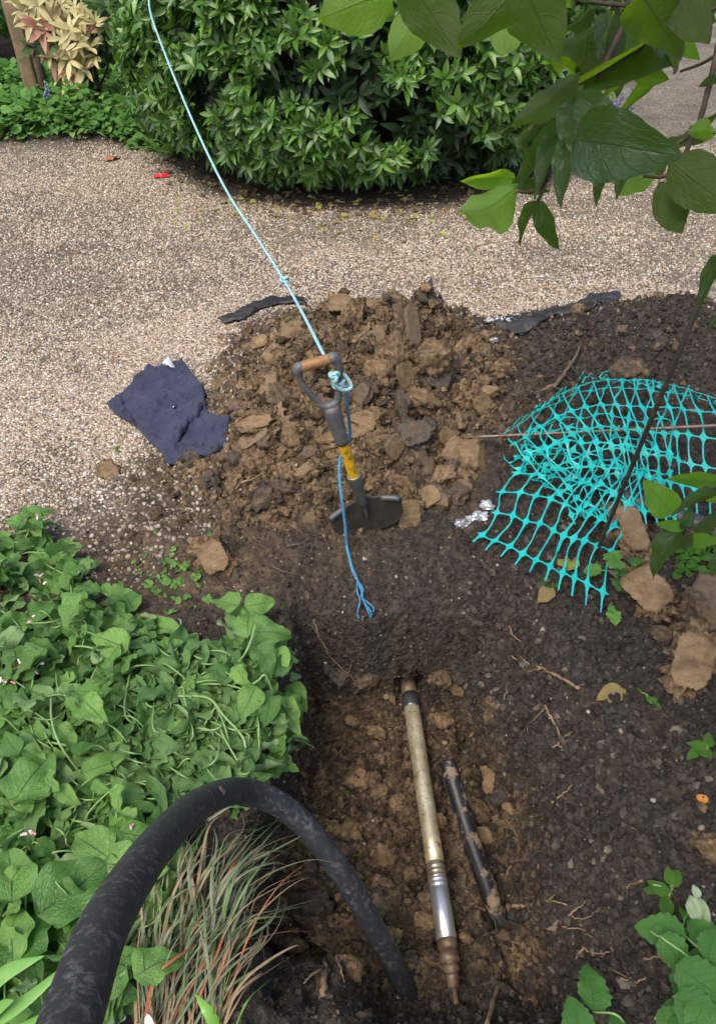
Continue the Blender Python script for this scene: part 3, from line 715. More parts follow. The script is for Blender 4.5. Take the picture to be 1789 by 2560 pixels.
# ------------------------------------------------------------------ planted corner at upper left
def leaf_batch(name, P, size, T, mat, upn=1.0, spread=.8, parent=None):
    n = len(P); a = rng.random(n) * 6.28; tilt = rng.normal(0, .35, (n, 3))
    Dd = np.stack([np.cos(a), np.sin(a), rng.normal(.05, .3, n)], 1); Nn = np.array([0, -.35, upn]) + tilt
    V, F, at = scatter([(p, f) for p, f, _ in T], P, dirR_np(Dd, Nn), size * (.6 + .7 * rng.random(n)), rnd=rng.random(n), luv=[l for _, _, l in T])
    return part(name, V, F, mat, parent, True, at)
T_round = leafset(5, 4, 5, w_round, fold=.12, droop=.2, ripple=.04, seed=30)
T_strap = leafset(6, 2, 10, w_strap, fold=.6, droop=.5, seed=60, twist=.5)
def patch_points(n, x0, x1, y0, y1, hmax, edge=None):
    x = x0 + (x1 - x0) * rng.random(n); y = y0 + (y1 - y0) * rng.random(n); z = height(x, y) + .02 + hmax * rng.random(n) * (.55 + .45 * fbm(x * 2.2, y * 2.2, 3, 5)) * sm(y0, y0 + .4, y)
    return np.stack([x, y, z], 1)
def bed_edge(x): return 6.42 + .05 * math.sin(x * 5) - .25 * max(0, (x + 1.9))
P_ = patch_points(5200, -4.2, -1.15, 6.2, 8.4, .34)
P_ = P_[[p[1] > bed_edge(p[0]) and not (p[0] > -1.45 and p[1] > 6.6) for p in P_]]
props(leaf_batch('ground_cover', P_, .075, T_round, M_cover), kind='stuff')
P_ = patch_points(1500, -2.6, -1.15, 6.2, 7.4, .22); P_ = P_[[p[1] > bed_edge(p[0]) - .03 for p in P_]]
props(leaf_batch('ground_cover', P_, .06, leafset(4, 2, 5, w_oval, fold=.2, droop=.3, seed=40), M_comfrey), kind='stuff')

# broken-leaved shrub with cream and pink new growth
pier = empty('pieris_shrub', (-2.2, 7.2, .08), 'variegated shrub with cream leaf rosettes and pink-red tips beside the leaning post', 'shrub')
T_pier = leafset(5, 2, 5, lambda v: .15 * np.sin(np.pi * np.clip(v, 0, 1) ** .9) ** .9 + .004, fold=.3, droop=.35, seed=50)
def at_list(L, y, jit=.18): return [np.array(at_y(px, py, y + jit * (rng.random() - .5))) for px, py in L]
cream = [(60, 30), (95, 15), (130, 35), (160, 55), (75, 60), (110, 70), (190, 20), (205, 50), (180, 75), (150, 15), (215, 85), (120, 100), (95, 95), (195, 105), (160, 95), (230, 30), (55, 12), (240, 60), (175, 150), (165, 140), (200, 140), (185, 175), (210, 170), (180, 205), (195, 225), (170, 235), (210, 240), (160, 180), (225, 120), (240, 140), (130, 140), (140, 60)]
pink = [(80, 78), (105, 72), (195, 85), (215, 78), (138, 152), (185, 182), (135, 35)]
darkg = [(250, 30), (265, 20), (245, 15), (280, 40), (120, 85), (150, 110), (215, 110), (230, 95), (100, 110), (255, 60), (235, 75), (90, 120), (130, 115), (270, 70)]
mP = leafmeshes('leaf', T_pier, M_pieris); mK = leafmeshes('leaf', T_pier, M_pink)
for lst, mat, mm, k in ((cream, M_pieris, mP, 130), (pink, M_pink, mK, 60), (darkg, M_dkshrub, None, 0)):
    P0 = np.array(at_list(lst, 6.98 if mat is M_pink else 7.0)); Nf = np.tile(np.array([[.05, -.85, .5]]), (len(P0), 1))
    B, Dd, Nn, L = rosettes(P0, Nf, 7, 9, .125, .25, 1.0); foliage(pier, 'pieris', T_pier, mat, B, Dd, Nn, L, k, 'foliage', mm)
Ls = []
for q in cream[::3] + darkg[::3]:
    tip = np.array(at_y(*q, 7.05)); P = catmull([np.array([-2.2 + .1 * rng.normal(), 7.25, .05]), (tip + np.array([-2.2, 7.25, .3])) / 2 + rng.normal(0, .05, 3), tip], 6); Ls.append(tube(P, np.linspace(.014, .004, len(P)), 5))
V, F = merge(Ls); part('stems', V, F, M_bark, pier)
# leaning post and a dark trunk behind it
M_wood = plain('weathered_wood', (.19, .135, .075, 1), .8, var=(.10, .085, .045, 1), scale=9, bump=.5, bscale=40)
a0 = at_y(85, 235, 7.05); a1 = at_y(8, -60, 7.15); a0 = a0 - (a1 - a0).normalized() * .15
bm = bmesh.new(); bmesh.ops.create_cube(bm, size=1.0); bmesh.ops.subdivide_edges(bm, edges=bm.edges[:], cuts=3, use_grid_fill=True); bmesh.ops.bevel(bm, geom=[e for e in bm.edges if e.is_boundary or e.calc_face_angle(0) > .5], offset=.06, segments=2, affect='EDGES')
V, F = bm_arrays(bm); ax = (a1 - a0); V = V * np.array([.11, .09, ax.length * 1.05]) + np.array([0, 0, ax.length * .5]); V[:, :2] += .006 * np.array([[mn.noise(Vector(v) * 4), mn.noise(Vector(v) * 4 + Vector((9, 0, 0)))] for v in V])
pz = ax.normalized(); px_ = Vector((1, .25, 0)); px_ = (px_ - pz * px_.dot(pz)).normalized(); Rm = Matrix((px_, pz.cross(px_), pz)).transposed()
o = obj('timber_post', np_mesh('timber_post', V, F, M_wood), None, a0, Rm); props(o, 'weathered timber post leaning left at the upper left corner', 'post')
P = catmull([at_y(105, 235, 7.4) - Vector((0, 0, .1)), at_y(88, 130, 7.5), at_y(75, 40, 7.6), at_y(60, -70, 7.7)], 8)
V, F = tube(P, np.linspace(.055, .04, len(P)), 10, rough=.15)
tr = empty('tree', Vector(P[0]), 'dark rough-barked trunk rising just behind the leaning timber post', 'tree'); part('trunk', V, F, M_bark, tr)
# iris-like strap leaf clump left of the hedge
def strap_clump(name, base, n, length, mat, parent, spread=.6, as_obj=True, w=1.0, lean=(0, 0)):
    T = leafset(6, 2, 12, lambda v: .03 * w * np.clip(1 - v ** 2.5, 0, 1) + .002, fold=.6, droop=.55, seed=int(rng.integers(900)), twist=.6)
    ms = leafmeshes(name, T, mat)
    for i in range(n):
        a = rng.random() * 6.28; d = Vector((math.cos(a) * spread * rng.random() + lean[0], math.sin(a) * spread * rng.random() + lean[1], 1)); nr = Vector((-math.cos(a), -math.sin(a), .3))
        obj(name, ms[i % 6], parent, Vector(base) + Vector((rng.normal(0, .03), rng.normal(0, .03), 0)), dirR(d, nr), length * (.6 + .6 * rng.random()))
c = at_z(395, 345, .08); ir = empty('strap_leaf_clump', c, 'clump of dark arching strap leaves between the low planting and the hedge', 'plant'); strap_clump('leaf', c, 26, .48, M_dkshrub, ir, .9, w=1.6)
c = at_z(420, 385, .03); ir = empty('grass_clump', c, 'small arching grass-like clump on the gravel edge under the hedge corner', 'plant'); strap_clump('leaf', c, 26, .30, M_cover, ir, 1.6, w=.9)
# bluebells
M_bell = plain('bluebell_petal', (.12, .13, .46, 1), .5, var=(.25, .25, .6, 1), scale=60)
bm = bmesh.new(); bmesh.ops.create_cone(bm, segments=7, radius1=.6, radius2=.35, depth=1.0, cap_ends=False); BV, BF = bm_arrays(bm)
me_bell = np_mesh('bell', BV, BF, M_bell)
def bluebell(px, py, y, h, label, group):
    top = at_y(px, py, y); base = Vector((top.x - .02, y, max(hz(top.x, y), .0))); base.z = min(base.z, top.z - .1)
    e = empty('bluebell', base, label, 'flower', group)
    P = catmull([base, (base + top) / 2 + Vector((.01, 0, .02)), top, top + Vector((.025, -.01, -.01))], 6); V, F = tube(P, .003, 5); part('stem', V, F, M_stem, e)
    for k in range(9):
        q = Vector(P[-2 - k % len(P)] if k < len(P) - 4 else P[-3]) ; t = k / 9
        q = top.lerp(base, t * .45) + Vector((rng.normal(0, .014), rng.normal(0, .014), 0))
        obj('bell', me_bell, e, q, rndR(.6), .012 * (1 + .3 * rng.random()))
for (x, y), l in zip([(112, 205), (118, 222), (128, 260), (143, 280)], ('upper of the bluebells at the foot of the leaning post', 'bluebell spike leaning right, just below the uppermost one by the post', 'bluebell spike in the middle of the low green planting', 'lowest bluebell spike in the low green planting at left')):
    bluebell(x, y, 6.85, .3, l, 'bluebells in the planted corner')
# distant shrubs and lawn
def far_shrub(c, rx, ry, h, n, size, mat, label, T=T_hedge):
    e = empty('shrub', (c[0], c[1], 0), label, 'shrub', 'shrubs in the background')
    P_, N_ = shrub_shell(c, rx, ry, h, n, .1, 2.2, False); B, Dd, Nn, L = rosettes(P_, N_, 4, 6, size); foliage(e, 'shrub', T, mat, B, Dd, Nn, L, 0)
    P_, N_ = shrub_shell(c, rx * .8, ry * .8, h * .95, n // 2, .1, 2.2, False); B, Dd, Nn, L = rosettes(P_, N_, 4, 6, size * 1.2); foliage(e, 'shrub', T, mat, B, Dd, Nn, L, 0, 'inner_foliage')
    V, F = twiggy(c, rx, ry, h, 22); part('branches', V, F, M_bark, e)
far_shrub((-1.75, 8.1), .75, .5, 1.5, 420, .10, M_dkshrub, 'dull twiggy shrub in shade between the cream-leaved shrub and the hedge')
far_shrub((-4.9, 9.6), 1.3, .9, 1.6, 700, .12, M_cover, 'bright green bush far behind the leaning post')
far_shrub((1.65, 9.2), 1.0, .8, 1.5, 600, .10, M_hedge, 'green shrub behind the right end of the hedge')
far_shrub((-3.2, 11.5), 1.6, .9, 1.9, 500, .14, M_dkshrub, 'dark shrub far behind the cream-leaved shrub')
P_ = patch_points(900, 1.35, 2.25, 7.55, 8.7, .22); P_ = P_[((P_[:, 0] - 1.6) / .75) ** 2 + ((P_[:, 1] - 8.2) / .65) ** 2 < 1]
props(leaf_batch('ground_cover', P_, .09, T_hedge, M_cover), kind='stuff')
for (x, y), l in zip([(1545, 250), (1556, 232), (1572, 240), (1582, 222), (1595, 215), (1580, 265)], ('leftmost bluebell beside the far gravel path, under the overhanging leaves', 'second bluebell from the left beside the far gravel path', 'bluebell in the middle of the clump beside the far gravel path', 'tallest bluebell of the clump beside the far gravel path', 'rightmost bluebell beside the far gravel path', 'lowest bluebell beside the far gravel path')):
    bluebell(x, y, 7.7, .3, l, 'bluebells by the far path')

# ------------------------------------------------------------------ fallen leaves and scraps
T_fall = leafset(5, 4, 6, w_oval, fold=.25, droop=.25, ripple=.05, seed=70); m_fall = leafmeshes('fallen_leaf', T_fall, M_dead); M_litter = leaf_material('litter_leaf', (.17, .12, .065, 1), (.085, .06, .038, 1), (.18, .14, .08, 1), (.12, .08, .05, 1), .1, (.2, .15, .06, 1), .7, .3)
M_deadg = leaf_material('yellowing_leaf', (.42, .44, .10, 1), (.30, .36, .10, 1), (.40, .40, .18, 1), (.3, .3, .1, 1), .2, (.5, .5, .1, 1), .6, .3); m_fallg = leafmeshes('fallen_leaf', T_fall, M_deadg)
_P3 = np.column_stack([LIT, height(LIT[:, 0], LIT[:, 1]) + .008]); props(leaf_batch('leaf_litter', _P3, .045, T_fall, M_litter), kind='stuff')
def fallen(px, py, size, ms, label, group=None, ang=None):
    p = hit(px, py) + Vector((0, 0, .008)); a = ang if ang is not None else rng.random() * 6.28
    return props(obj('fallen_leaf', ms[rng.integers(len(ms))], None, p, dirR((math.cos(a), math.sin(a), rng.normal(0, .15)), (rng.normal(0, .3), rng.normal(0, .3) - .1, 1)), size), label, 'leaf', group)
for i in range(120):
    a = rng.normal(0, 1); px = 950 + 190 * a + 60 * rng.normal(); py = 512 + 38 * rng.normal() - .00045 * (px - 850) ** 2 + 12
    if 460 < py < 640 and 560 < px < 1500: fallen(px, py, .035 + .04 * rng.random(), m_fall if rng.random() < .6 else m_fallg, 'small yellowed fallen leaf on the gravel in front of the hedge', 'fallen leaves below the hedge')
for i in range(34):
    fallen(430 + 330 * rng.random(), 420 + 150 * rng.random(), .03 + .025 * rng.random(), m_fallg, 'pale yellow-green fallen leaf on the gravel at the left foot of the hedge', 'fallen leaves left of the hedge')
fallen(297, 396, .14, leafmeshes('fallen_leaf', T_fall, plain('orange_leaf', (.40, .17, .08, 1), .7, var=(.25, .12, .06, 1))), 'broad orange-brown dead leaf on the gravel at the edge of the planting')
M_red = plain('red_petal', (.55, .012, .02, 1), .45); m_red = leafmeshes('petal', leafset(2, 4, 5, w_round, fold=.4, droop=.4, seed=80), M_red)
p = hit(402, 446) + Vector((0, 0, .01)); e = empty('red_petals', p, 'bright red fallen petals lying on the gravel left of the hedge', 'petals')
obj('petal', m_red[0], e, p, dirR((1, .2, .3), (0, -.3, 1)), .06); obj('petal', m_red[1], e, p, dirR((-1, .1, .1), (0, -.3, 1)), .06)
for x, y, s, m, l in [(704, 686, .05, m_fallg, 'yellow leaf on the gravel just behind the upper rope knot'), (730, 792, .075, None, 'green leaf piece on the heap beside the taut rope'), (1345, 1465, .085, None, 'narrow green leaf lying on dark soil under the mesh tips'), (1378, 1475, .075, m_fall, 'pale withered leaf on dark soil under the mesh tips'), (1410, 1430, .11, m_fallg, 'large pale yellow-green leaf beneath the front of the mesh'),
                      (1515, 1060, .06, m_fall, 'cream withered leaf caught on top of the turquoise mesh'), (1560, 1728, .085, m_fall, 'pale split dead leaf on the dark soil right of the trench'), (1768, 2010, .03, None, 'small curled orange scrap on the dark soil at right'), (1190, 730, .05, m_fall, 'dry tan leaf behind the heap on the gravel'), (290, 1130, .03, None, 'green leaf scrap on the gravel below the trousers')]:
    if m is None: m = leafmeshes('fallen_leaf', T_fall, M_bright if 'green' in l else plain('rust', (.45, .17, .03, 1), .6))
    o = fallen(x, y, s, m, l)
    if 'caught' in l: o.location = at_d(x, y, 2.78)

# ------------------------------------------------------------------ navy trousers
def cloth(outline, lift, folds, name, mat, parent, step=.006, amp=1.0, seed=0, soft=.07, edge=.004):
    pts = [hit(px, py) for px, py in outline]; b = np.array([(pts[i].x + (pts[(i + 1) % len(pts)].x - pts[i].x) * k / 8, pts[i].y + (pts[(i + 1) % len(pts)].y - pts[i].y) * k / 8) for i in range(len(pts)) for k in range(8)])
    x0, y0 = b.min(0); x1, y1 = b.max(0); gx, gy = np.meshgrid(np.arange(x0, x1, step), np.arange(y0, y1, step)); g = np.stack([gx.ravel(), gy.ravel()], 1)
    sd = poly_sd(g[:, 0], g[:, 1], [tuple(q) for q in b]); g = g[sd > step * .6] + rng.normal(0, step * .1, (int((sd > step * .6).sum()), 2))
    allp = np.vstack([b, g]); ed = [(i, (i + 1) % len(b)) for i in range(len(b))]
    vo, _, fo, *_ = delaunay_2d_cdt([Vector(p) for p in allp], ed, [], 1, 1e-5)
    q = np.array([v[:] for v in vo]); F = np.array([f[:] for f in fo if len(f) == 3]); sd = poly_sd(q[:, 0], q[:, 1], [tuple(k) for k in b])
    z = 0
    for dx in np.linspace(-soft, soft, 5):
        for dy in np.linspace(-soft, soft, 5): z = z + height(q[:, 0] + dx, q[:, 1] + dy) / 25
    z = np.maximum(z + .008, height(q[:, 0], q[:, 1]) + .003) + lift * sm(-.001, edge, sd)
    for (ax, ay), (bx, by), h, w in folds:
        A = hit(ax, ay); Bq = hit(bx, by); e = np.array([Bq.x - A.x, Bq.y - A.y]); t = np.clip(((q - np.array([A.x, A.y])) @ e) / (e @ e), 0, 1)
        d = np.hypot(*(q - np.array([A.x, A.y]) - t[:, None] * e).T) + .006 * vn(q[:, 0] * 40, q[:, 1] * 40, seed)
        z = z + .42 * h * (np.exp(-d / w * 1.3) if h > 0 else np.exp(-(d / w) ** 2)) * (np.sin(np.pi * np.clip(t, .04, .96)) ** .5)
    r = 1 - np.abs(fbm(q[:, 0] * 9 + q[:, 1] * 4, q[:, 1] * 9 - q[:, 0] * 3, 3, 33 + seed)); z = z + amp * .016 * (np.clip(r, 0, 1) ** 9) + amp * .007 * np.clip(1 - 1.6 * np.abs(fbm(q[:, 0] * 7 + q[:, 1] * 16 + seed, q[:, 1] * 7 - q[:, 0] * 14, 2, 39)), 0, 1) ** 5 + amp * .001 * fbm(q[:, 0] * 22, q[:, 1] * 22, 2, 37)
    o = part(name, np.column_stack([q, z]), F, mat, parent); md = o.modifiers.new('thick', 'SOLIDIFY'); md.thickness = .003; md.offset = -1
    sb = o.modifiers.new('smooth', 'SMOOTH'); sb.iterations = 1; sb.factor = .3
    return o
def zs(L): return [(200 + x / 2.293, 650 + y / 2.293) for x, y in L]
t = NT('navy_cloth'); v = t.obj()
c_ = t.mix(t.rng_(t.noise(v, 7, 5), .45, .7), (.026, .031, .062, 1), (.043, .050, .088, 1)); c_ = t.mix(t.rng_(t.noise(v, 22, 6, .7), .62, .74, 0, .5), c_, (.15, .125, .105, 1)); t.set(c_, .82, spec=.25)
t.b.inputs['Sheen Weight'].default_value = .08
t.bump(t.math('ADD', t.noise(v, 60, 5), t.math('MULTIPLY', t.noise(v, 900, 2), .25)), .10, .004); M_navy = t.m
tro = empty('trousers', hit(430, 1030), 'crumpled navy blue work trousers lying on the gravel left of the heap', 'trousers')
cloth(zs([(590, 590), (625, 640), (720, 770), (725, 870), (770, 930), (870, 915), (845, 1060), (790, 1130), (640, 1170), (545, 1195), (510, 1190), (420, 1090), (330, 985), (230, 920), (155, 860), (235, 790), (265, 770), (330, 690), (395, 630), (480, 640), (540, 600)]), .008,
      [(*zs([(590, 620), (700, 860)]), .018, .012), (*zs([(730, 940), (800, 1110)]), .02, .012), (*zs([(440, 1090), (640, 1120)]), .018, .012), (*zs([(170, 860), (300, 940)]), .012, .01), (*zs([(620, 1160), (760, 1090)]), .02, .012), (*zs([(560, 620), (640, 760)]), .012, .01), (*zs([(780, 930), (850, 980)]), .02, .01)], 'lower_leg', M_navy, tro, seed=1)
cloth(zs([(400, 640), (480, 655), (555, 640), (610, 680), (700, 800), (715, 860), (640, 960), (560, 1085), (520, 1080), (400, 1020), (340, 975), (270, 890), (240, 800), (275, 760), (340, 690)]), .019,
      [(*zs([(540, 900), (600, 1040)]), .022, .010), (*zs([(390, 1000), (560, 900)]), .012, .008), (*zs([(360, 1000), (580, 880)]), -.01, .007), (*zs([(600, 700), (690, 830)]), .016, .014), (*zs([(290, 790), (420, 1000)]), .014, .012), (*zs([(560, 1060), (700, 860)]), .018, .009), (*zs([(620, 900), (560, 1060)]), -.012, .008), (*zs([(470, 700), (560, 860)]), .008, .02), (*zs([(590, 660), (500, 760)]), .012, .012)], 'folded_waist', M_navy, tro, seed=2)
M_label = plain('white_label', (.62, .66, .66, 1), .6, var=(.5, .56, .58, 1), scale=20)
cloth(zs([(600, 650), (625, 645), (720, 770), (727, 868), (690, 940), (640, 985), (615, 960), (655, 880), (640, 780)]), .028, [(*zs([(640, 700), (700, 860)]), .010, .008)], 'leg_fold', M_navy, tro, seed=3)
cloth(zs([(705, 945), (770, 932), (868, 918), (842, 1056), (788, 1126), (700, 1090), (640, 1010)]), .018, [(*zs([(690, 970), (800, 1100)]), .012, .006), (*zs([(760, 945), (850, 1000)]), .010, .006)], 'trouser_hem', M_navy, tro, seed=4)
cloth(zs([(165, 862), (236, 795), (262, 880), (335, 985), (228, 918)]), .016, [(*zs([(180, 860), (290, 930)]), .010, .006)], 'pocket_flap', M_navy, tro, seed=5)
lb = [hit(x, y) + Vector((0, 0, .040)) for x, y in zs([(480, 640), (522, 594), (556, 655), (533, 673)])]; Vl = []
for i in range(6):
    for j in range(6):
        u, w = i / 5, j / 5; p = lb[0].lerp(lb[1], u).lerp(lb[3].lerp(lb[2], u), w); Vl.append(np.array(p) + np.array([0, 0, .006 * math.sin(u * 2.5 + w * 2) - .008 * u]))
i = np.arange(5)[:, None]; j = np.arange(5)[None]; q0 = i * 6 + j; q = np.stack([q0, q0 + 1, q0 + 7, q0 + 6], -1).reshape(-1, 4); o = part('label', np.array(Vl), q, M_label, tro); md = o.modifiers.new('t', 'SOLIDIFY'); md.thickness = .001
V, F = tube(catmull([hit(438, 1045) + Vector((0, 0, .044)), hit(444, 1038) + Vector((0, 0, .046))], 3), .0035, 6); part('zip_pull', V, F, plain('zip_metal', (.5, .5, .5, 1), .35, 1.0), tro)

# ------------------------------------------------------------------ spade
sp_top = at_d(790, 907, 1.96); sp_bot = hit(930, 1330) + Vector((0, 0, .004))
sa = (sp_top - sp_bot).normalized(); view = (sp_top - Vector(_O)).normalized(); sl = sa.cross(-view).normalized() * -1
if sl.x < 0: sl = -sl
sl = (Matrix.Rotation(math.radians(2), 3, view) @ sl).normalized(); sf = sl.cross(sa).normalized()
if sf.y > 0: sf = -sf                                   # towards the camera
spade = empty('spade', sp_bot, 'digging spade with yellow shaft and grey D handle standing upright in front of the heap', 'spade')
SLEN = (sp_top - sp_bot).length
def SP(x, a, f=0.0): return np.array(sp_bot + sl * x + sa * a + sf * f)
M_grey = plain('grey_plastic', (.085, .092, .105, 1), .5, var=(.14, .13, .12, 1), scale=35, bump=.15)
M_grip = plain('brown_grip', (.27, .135, .050, 1), .55, var=(.15, .085, .045, 1), scale=45, lo=.55, hi=.7)
M_yel = plain('yellow_shaft', (.62, .36, .012, 1), .42, var=(.09, .065, .03, 1), scale=28, lo=.5, hi=.62, bump=.1)
M_steel = plain('painted_steel', (.085, .098, .10, 1), .5, .4, var=(.15, .11, .075, 1), scale=25, lo=.5, hi=.68, bump=.2)
M_blade = plain('muddy_blade', (.050, .047, .042, 1), .55, .35, var=(.10, .075, .05, 1), scale=22, lo=.45, hi=.65, bump=.25)
M_rim = plain('worn_steel', (.42, .42, .41, 1), .4, .7, var=(.25, .2, .15, 1), scale=40)
gw = .0425
DG = [0, .012, .045, .085, .125, .148, .168]
V, F = tube([SP(x, SLEN) for x in np.linspace(-gw + .006, gw - .006, 9)], .0136, 16); part('grip', V, F, M_grip, spade)
L_ = []
for s in (-1, 1):
    P = catmull([SP(s * (gw - .008), SLEN), SP(s * (gw + .002), SLEN), SP(s * (gw + .007), SLEN - .012), SP(s * (gw + .006), SLEN - .045), SP(s * (gw - .004), SLEN - .085), SP(s * (gw - .021), SLEN - .122), SP(s * .011, SLEN - .150), SP(s * .003, SLEN - .172)], 7)
    n = len(P); k = np.linspace(0, 1, n); rr = np.interp(k, [0, .12, .25, .4, .7, .9, 1], [.0136, .0142, .0130, .0082, .0085, .0125, .0165]); L_.append(tube(P, rr, 14))
P = catmull([SP(-.032, SLEN - .112), SP(-.016, SLEN - .130), SP(0, SLEN - .136), SP(.016, SLEN - .130), SP(.032, SLEN - .112)], 5); L_.append(tube(P, np.interp(np.linspace(0, 1, len(P)), [0, .5, 1], [.0078, .0135, .0078]), 10))
AG = SLEN * .575
P = [SP(0, a) for a in np.linspace(SLEN - .136, AG, 12)]; L_.append(tube(P, np.interp(np.linspace(0, 1, 12), [0, .2, .5, 1], [.020, .023, .0205, .0180]), 18))
V, F = merge(L_); part('d_handle', V, F, M_grey, spade)
V, F = tube([SP(.0175, AG + .03, .004), SP(.0215, AG + .03, .004)], .004, 8); part('rivet', V, F, M_rim, spade)
A_sock = SLEN * .375
V, F = tube([SP(0, a) for a in np.linspace(A_sock - .02, AG + .01, 10)], .0152, 16); part('shaft', V, F, M_yel, spade)
P = [SP(0, a) for a in np.linspace(.115, A_sock, 16)]; V, F = tube(P, np.interp(np.linspace(0, 1, 16), [0, .3, .62, .64, 1], [.012, .0158, .0168, .0186, .0190]), 16); part('socket', V, F, M_steel, spade)
a_ = np.arange(24) / 24 * 2 * np.pi; V, F = tube([SP(.0178 * math.cos(t), A_sock + .001, .0178 * math.sin(t)) for t in np.append(a_, 0)], .0021, 6, cap=False); part('socket_rim', V, F, M_rim, spade)
# blade: dished plate with folded treads, its rounded mouth just in the soil
nb_, na_ = 24, 18; bw = .108; Vb = []
btop = lambda u: .122 + .022 * max(0, 1 - abs(u) / .30) ** 1.5 - .010 * abs(u) ** 3
bbot = lambda u: -.022 + .075 * abs(u) ** 3.2
for i in range(na_ + 1):
    for j in range(nb_ + 1):
        u = -1 + 2 * j / nb_; k = i / na_; aa = bbot(u) + (btop(u) - bbot(u)) * k
        Vb.append(SP(u * bw * (1 - .04 * (1 - k)), aa, .026 * u * u - .014 + .012 * max(0, 1 - abs(u) / .2) * k ** 2))
i = np.arange(na_)[:, None]; j = np.arange(nb_)[None, :]; q0 = i * (nb_ + 1) + j; q = np.stack([q0, q0 + 1, q0 + nb_ + 2, q0 + nb_ + 1], -1).reshape(-1, 4)
o = part('blade', np.array(Vb), np.concatenate([q[:, [0, 1, 2]], q[:, [0, 2, 3]]]), M_blade, spade); md = o.modifiers.new('t', 'SOLIDIFY'); md.thickness = .0035
for s in (-1, 1):
    P = [SP(s * x, btop(x / bw) - .004, .026 * (x / bw) ** 2 - .010) for x in np.linspace(.052, bw * .97, 6)]; V, F = tube(P, .0095, 10); part('tread', V, F, M_steel, spade)
P = [SP(0, a, -.006 + .008 * (1 - a / .15)) for a in np.linspace(.05, .15, 8)]; V, F = tube(P, np.linspace(.003, .0142, 8), 10); part('spine', V, F, M_steel, spade)

# ------------------------------------------------------------------ rope
M_rope = plain('blue_rope', (.25, .50, .57, 1), .5, var=(.44, .68, .72, 1), scale=160, bump=.4, bscale=500)
M_ropeb = plain('blue_rope_tail', (.035, .21, .40, 1), .5, var=(.11, .32, .44, 1), scale=120, bump=.4, bscale=500)
def rope_path(P, r, pitch=.024, mat_n=6, step=.004):
    P = np.asarray(P); d = np.concatenate([[0], np.cumsum(np.linalg.norm(np.diff(P, axis=0), axis=1))]); n = max(4, int(d[-1] / step)); s = np.linspace(0, d[-1], n)
    Q = np.stack([np.interp(s, d, P[:, k]) for k in range(3)], 1); T, N, B = frames(Q); out = []
    for k in range(3):
        a = s / pitch * 2 * np.pi + k * 2.094; out.append(tube(Q + (r * .5) * (np.cos(a)[:, None] * N + np.sin(a)[:, None] * B), r * .54, mat_n))
    return merge(out)
arm = lambda d: SP(gw + .004 - max(0, d - .04) * .25, SLEN - d)                      # along the right limb of the D handle
k1 = at_d(711, 702, 2.62); h0 = Vector(SP(gw - .012, SLEN - .022, -.02))
far = at_d(372, -60, 3.9)
P = catmull([far, at_d(372, -8, 3.80), at_d(385, 60, 3.72), at_d(470, 275, 3.32), at_d(560, 465, 3.0), at_d(640, 590, 2.8), k1, at_d(760, 790, 2.32), at_d(806, 880, 2.02), h0], 16)
rope = empty('rope', h0, 'pale blue twisted rope pulled taut from the spade handle up past the hedge', 'rope')
V, F = rope_path(P, .0050, step=.006); part('taut_cord', V, F, M_rope, rope)
def knot(c, r, R):
    t = np.linspace(0, 2 * np.pi, 60); return np.array([np.array(c) + R @ (np.array([math.sin(a) + 2 * math.sin(2 * a), math.cos(a) - 2 * math.cos(2 * a), -1.3 * math.sin(3 * a)]) * r) for a in t])
V, F = rope_path(knot(k1, .0048, np.array(facing(.3, -1, .3))), .0050, step=.004); part('knot', V, F, M_rope, rope)
L_ = []
loop = [h0, SP(gw - .014, SLEN - .030, .014), SP(gw - .008, SLEN - .055, .02)]
L_.append(rope_path(knot(SP(gw - .010, SLEN - .040, .018), .0040, np.array(facing(.1, -1, .4))), .0052))
a_ = np.linspace(0, 2 * np.pi * 1.6, 40); L_.append(rope_path([arm(.070 + .012 * k / 40) + .013 * (math.cos(k / 40 * 10) * np.array(sl) + math.sin(k / 40 * 10) * np.array(sf)) for k in range(40)], .0052))
L_.append(rope_path(catmull([SP(gw - .014, SLEN - .03, .016), SP(gw - .016, SLEN - .06, .018), SP(gw - .002, SLEN - .088, .016), SP(gw + .022, SLEN - .094, .008), SP(gw + .018, SLEN - .066, 0), SP(gw + .006, SLEN - .045, .0)], 8), .0052))
V, F = merge(L_); part('knot', V, F, M_rope, rope)
yh = at_d(860, 960, 1.95).y
tp = [SP(gw + .016, SLEN - .088, .004), at_y(866, 1000, 1.80), at_y(873, 1060, 1.86), at_y(872, 1100, 1.90), at_y(852, 1140, 1.86), at_y(848, 1190, 1.80), at_y(854, 1250, 1.77), at_y(862, 1310, 1.77), at_y(866, 1360, 1.78)]
g1 = [hit(x, y, .004) + Vector((0, 0, .008)) for x, y in ((870, 1385), (880, 1425), (893, 1455))]
P = catmull(tp + g1, 8); V, F = rope_path(P, .0048); part('tail', V, F, M_ropeb, rope)
L_ = []
for tipx, tipy, sx in ((898, 1552, -6), (927, 1548, 6), (925, 1553, 2), (929, 1535, 12)):
    P = catmull([g1[-1]] + [hit(893 + (tipx - 893) * t + sx * math.sin(t * 9) * .7, 1455 + (tipy - 1455) * t, .004) + Vector((0, 0, .008)) for t in (.3, .5, .65, .8, .9, 1)], 5); L_.append(tube(P, np.linspace(.0026, .0022, len(P)), 6))
V, F = merge(L_); part('frayed_end', V, F, M_ropeb, rope)

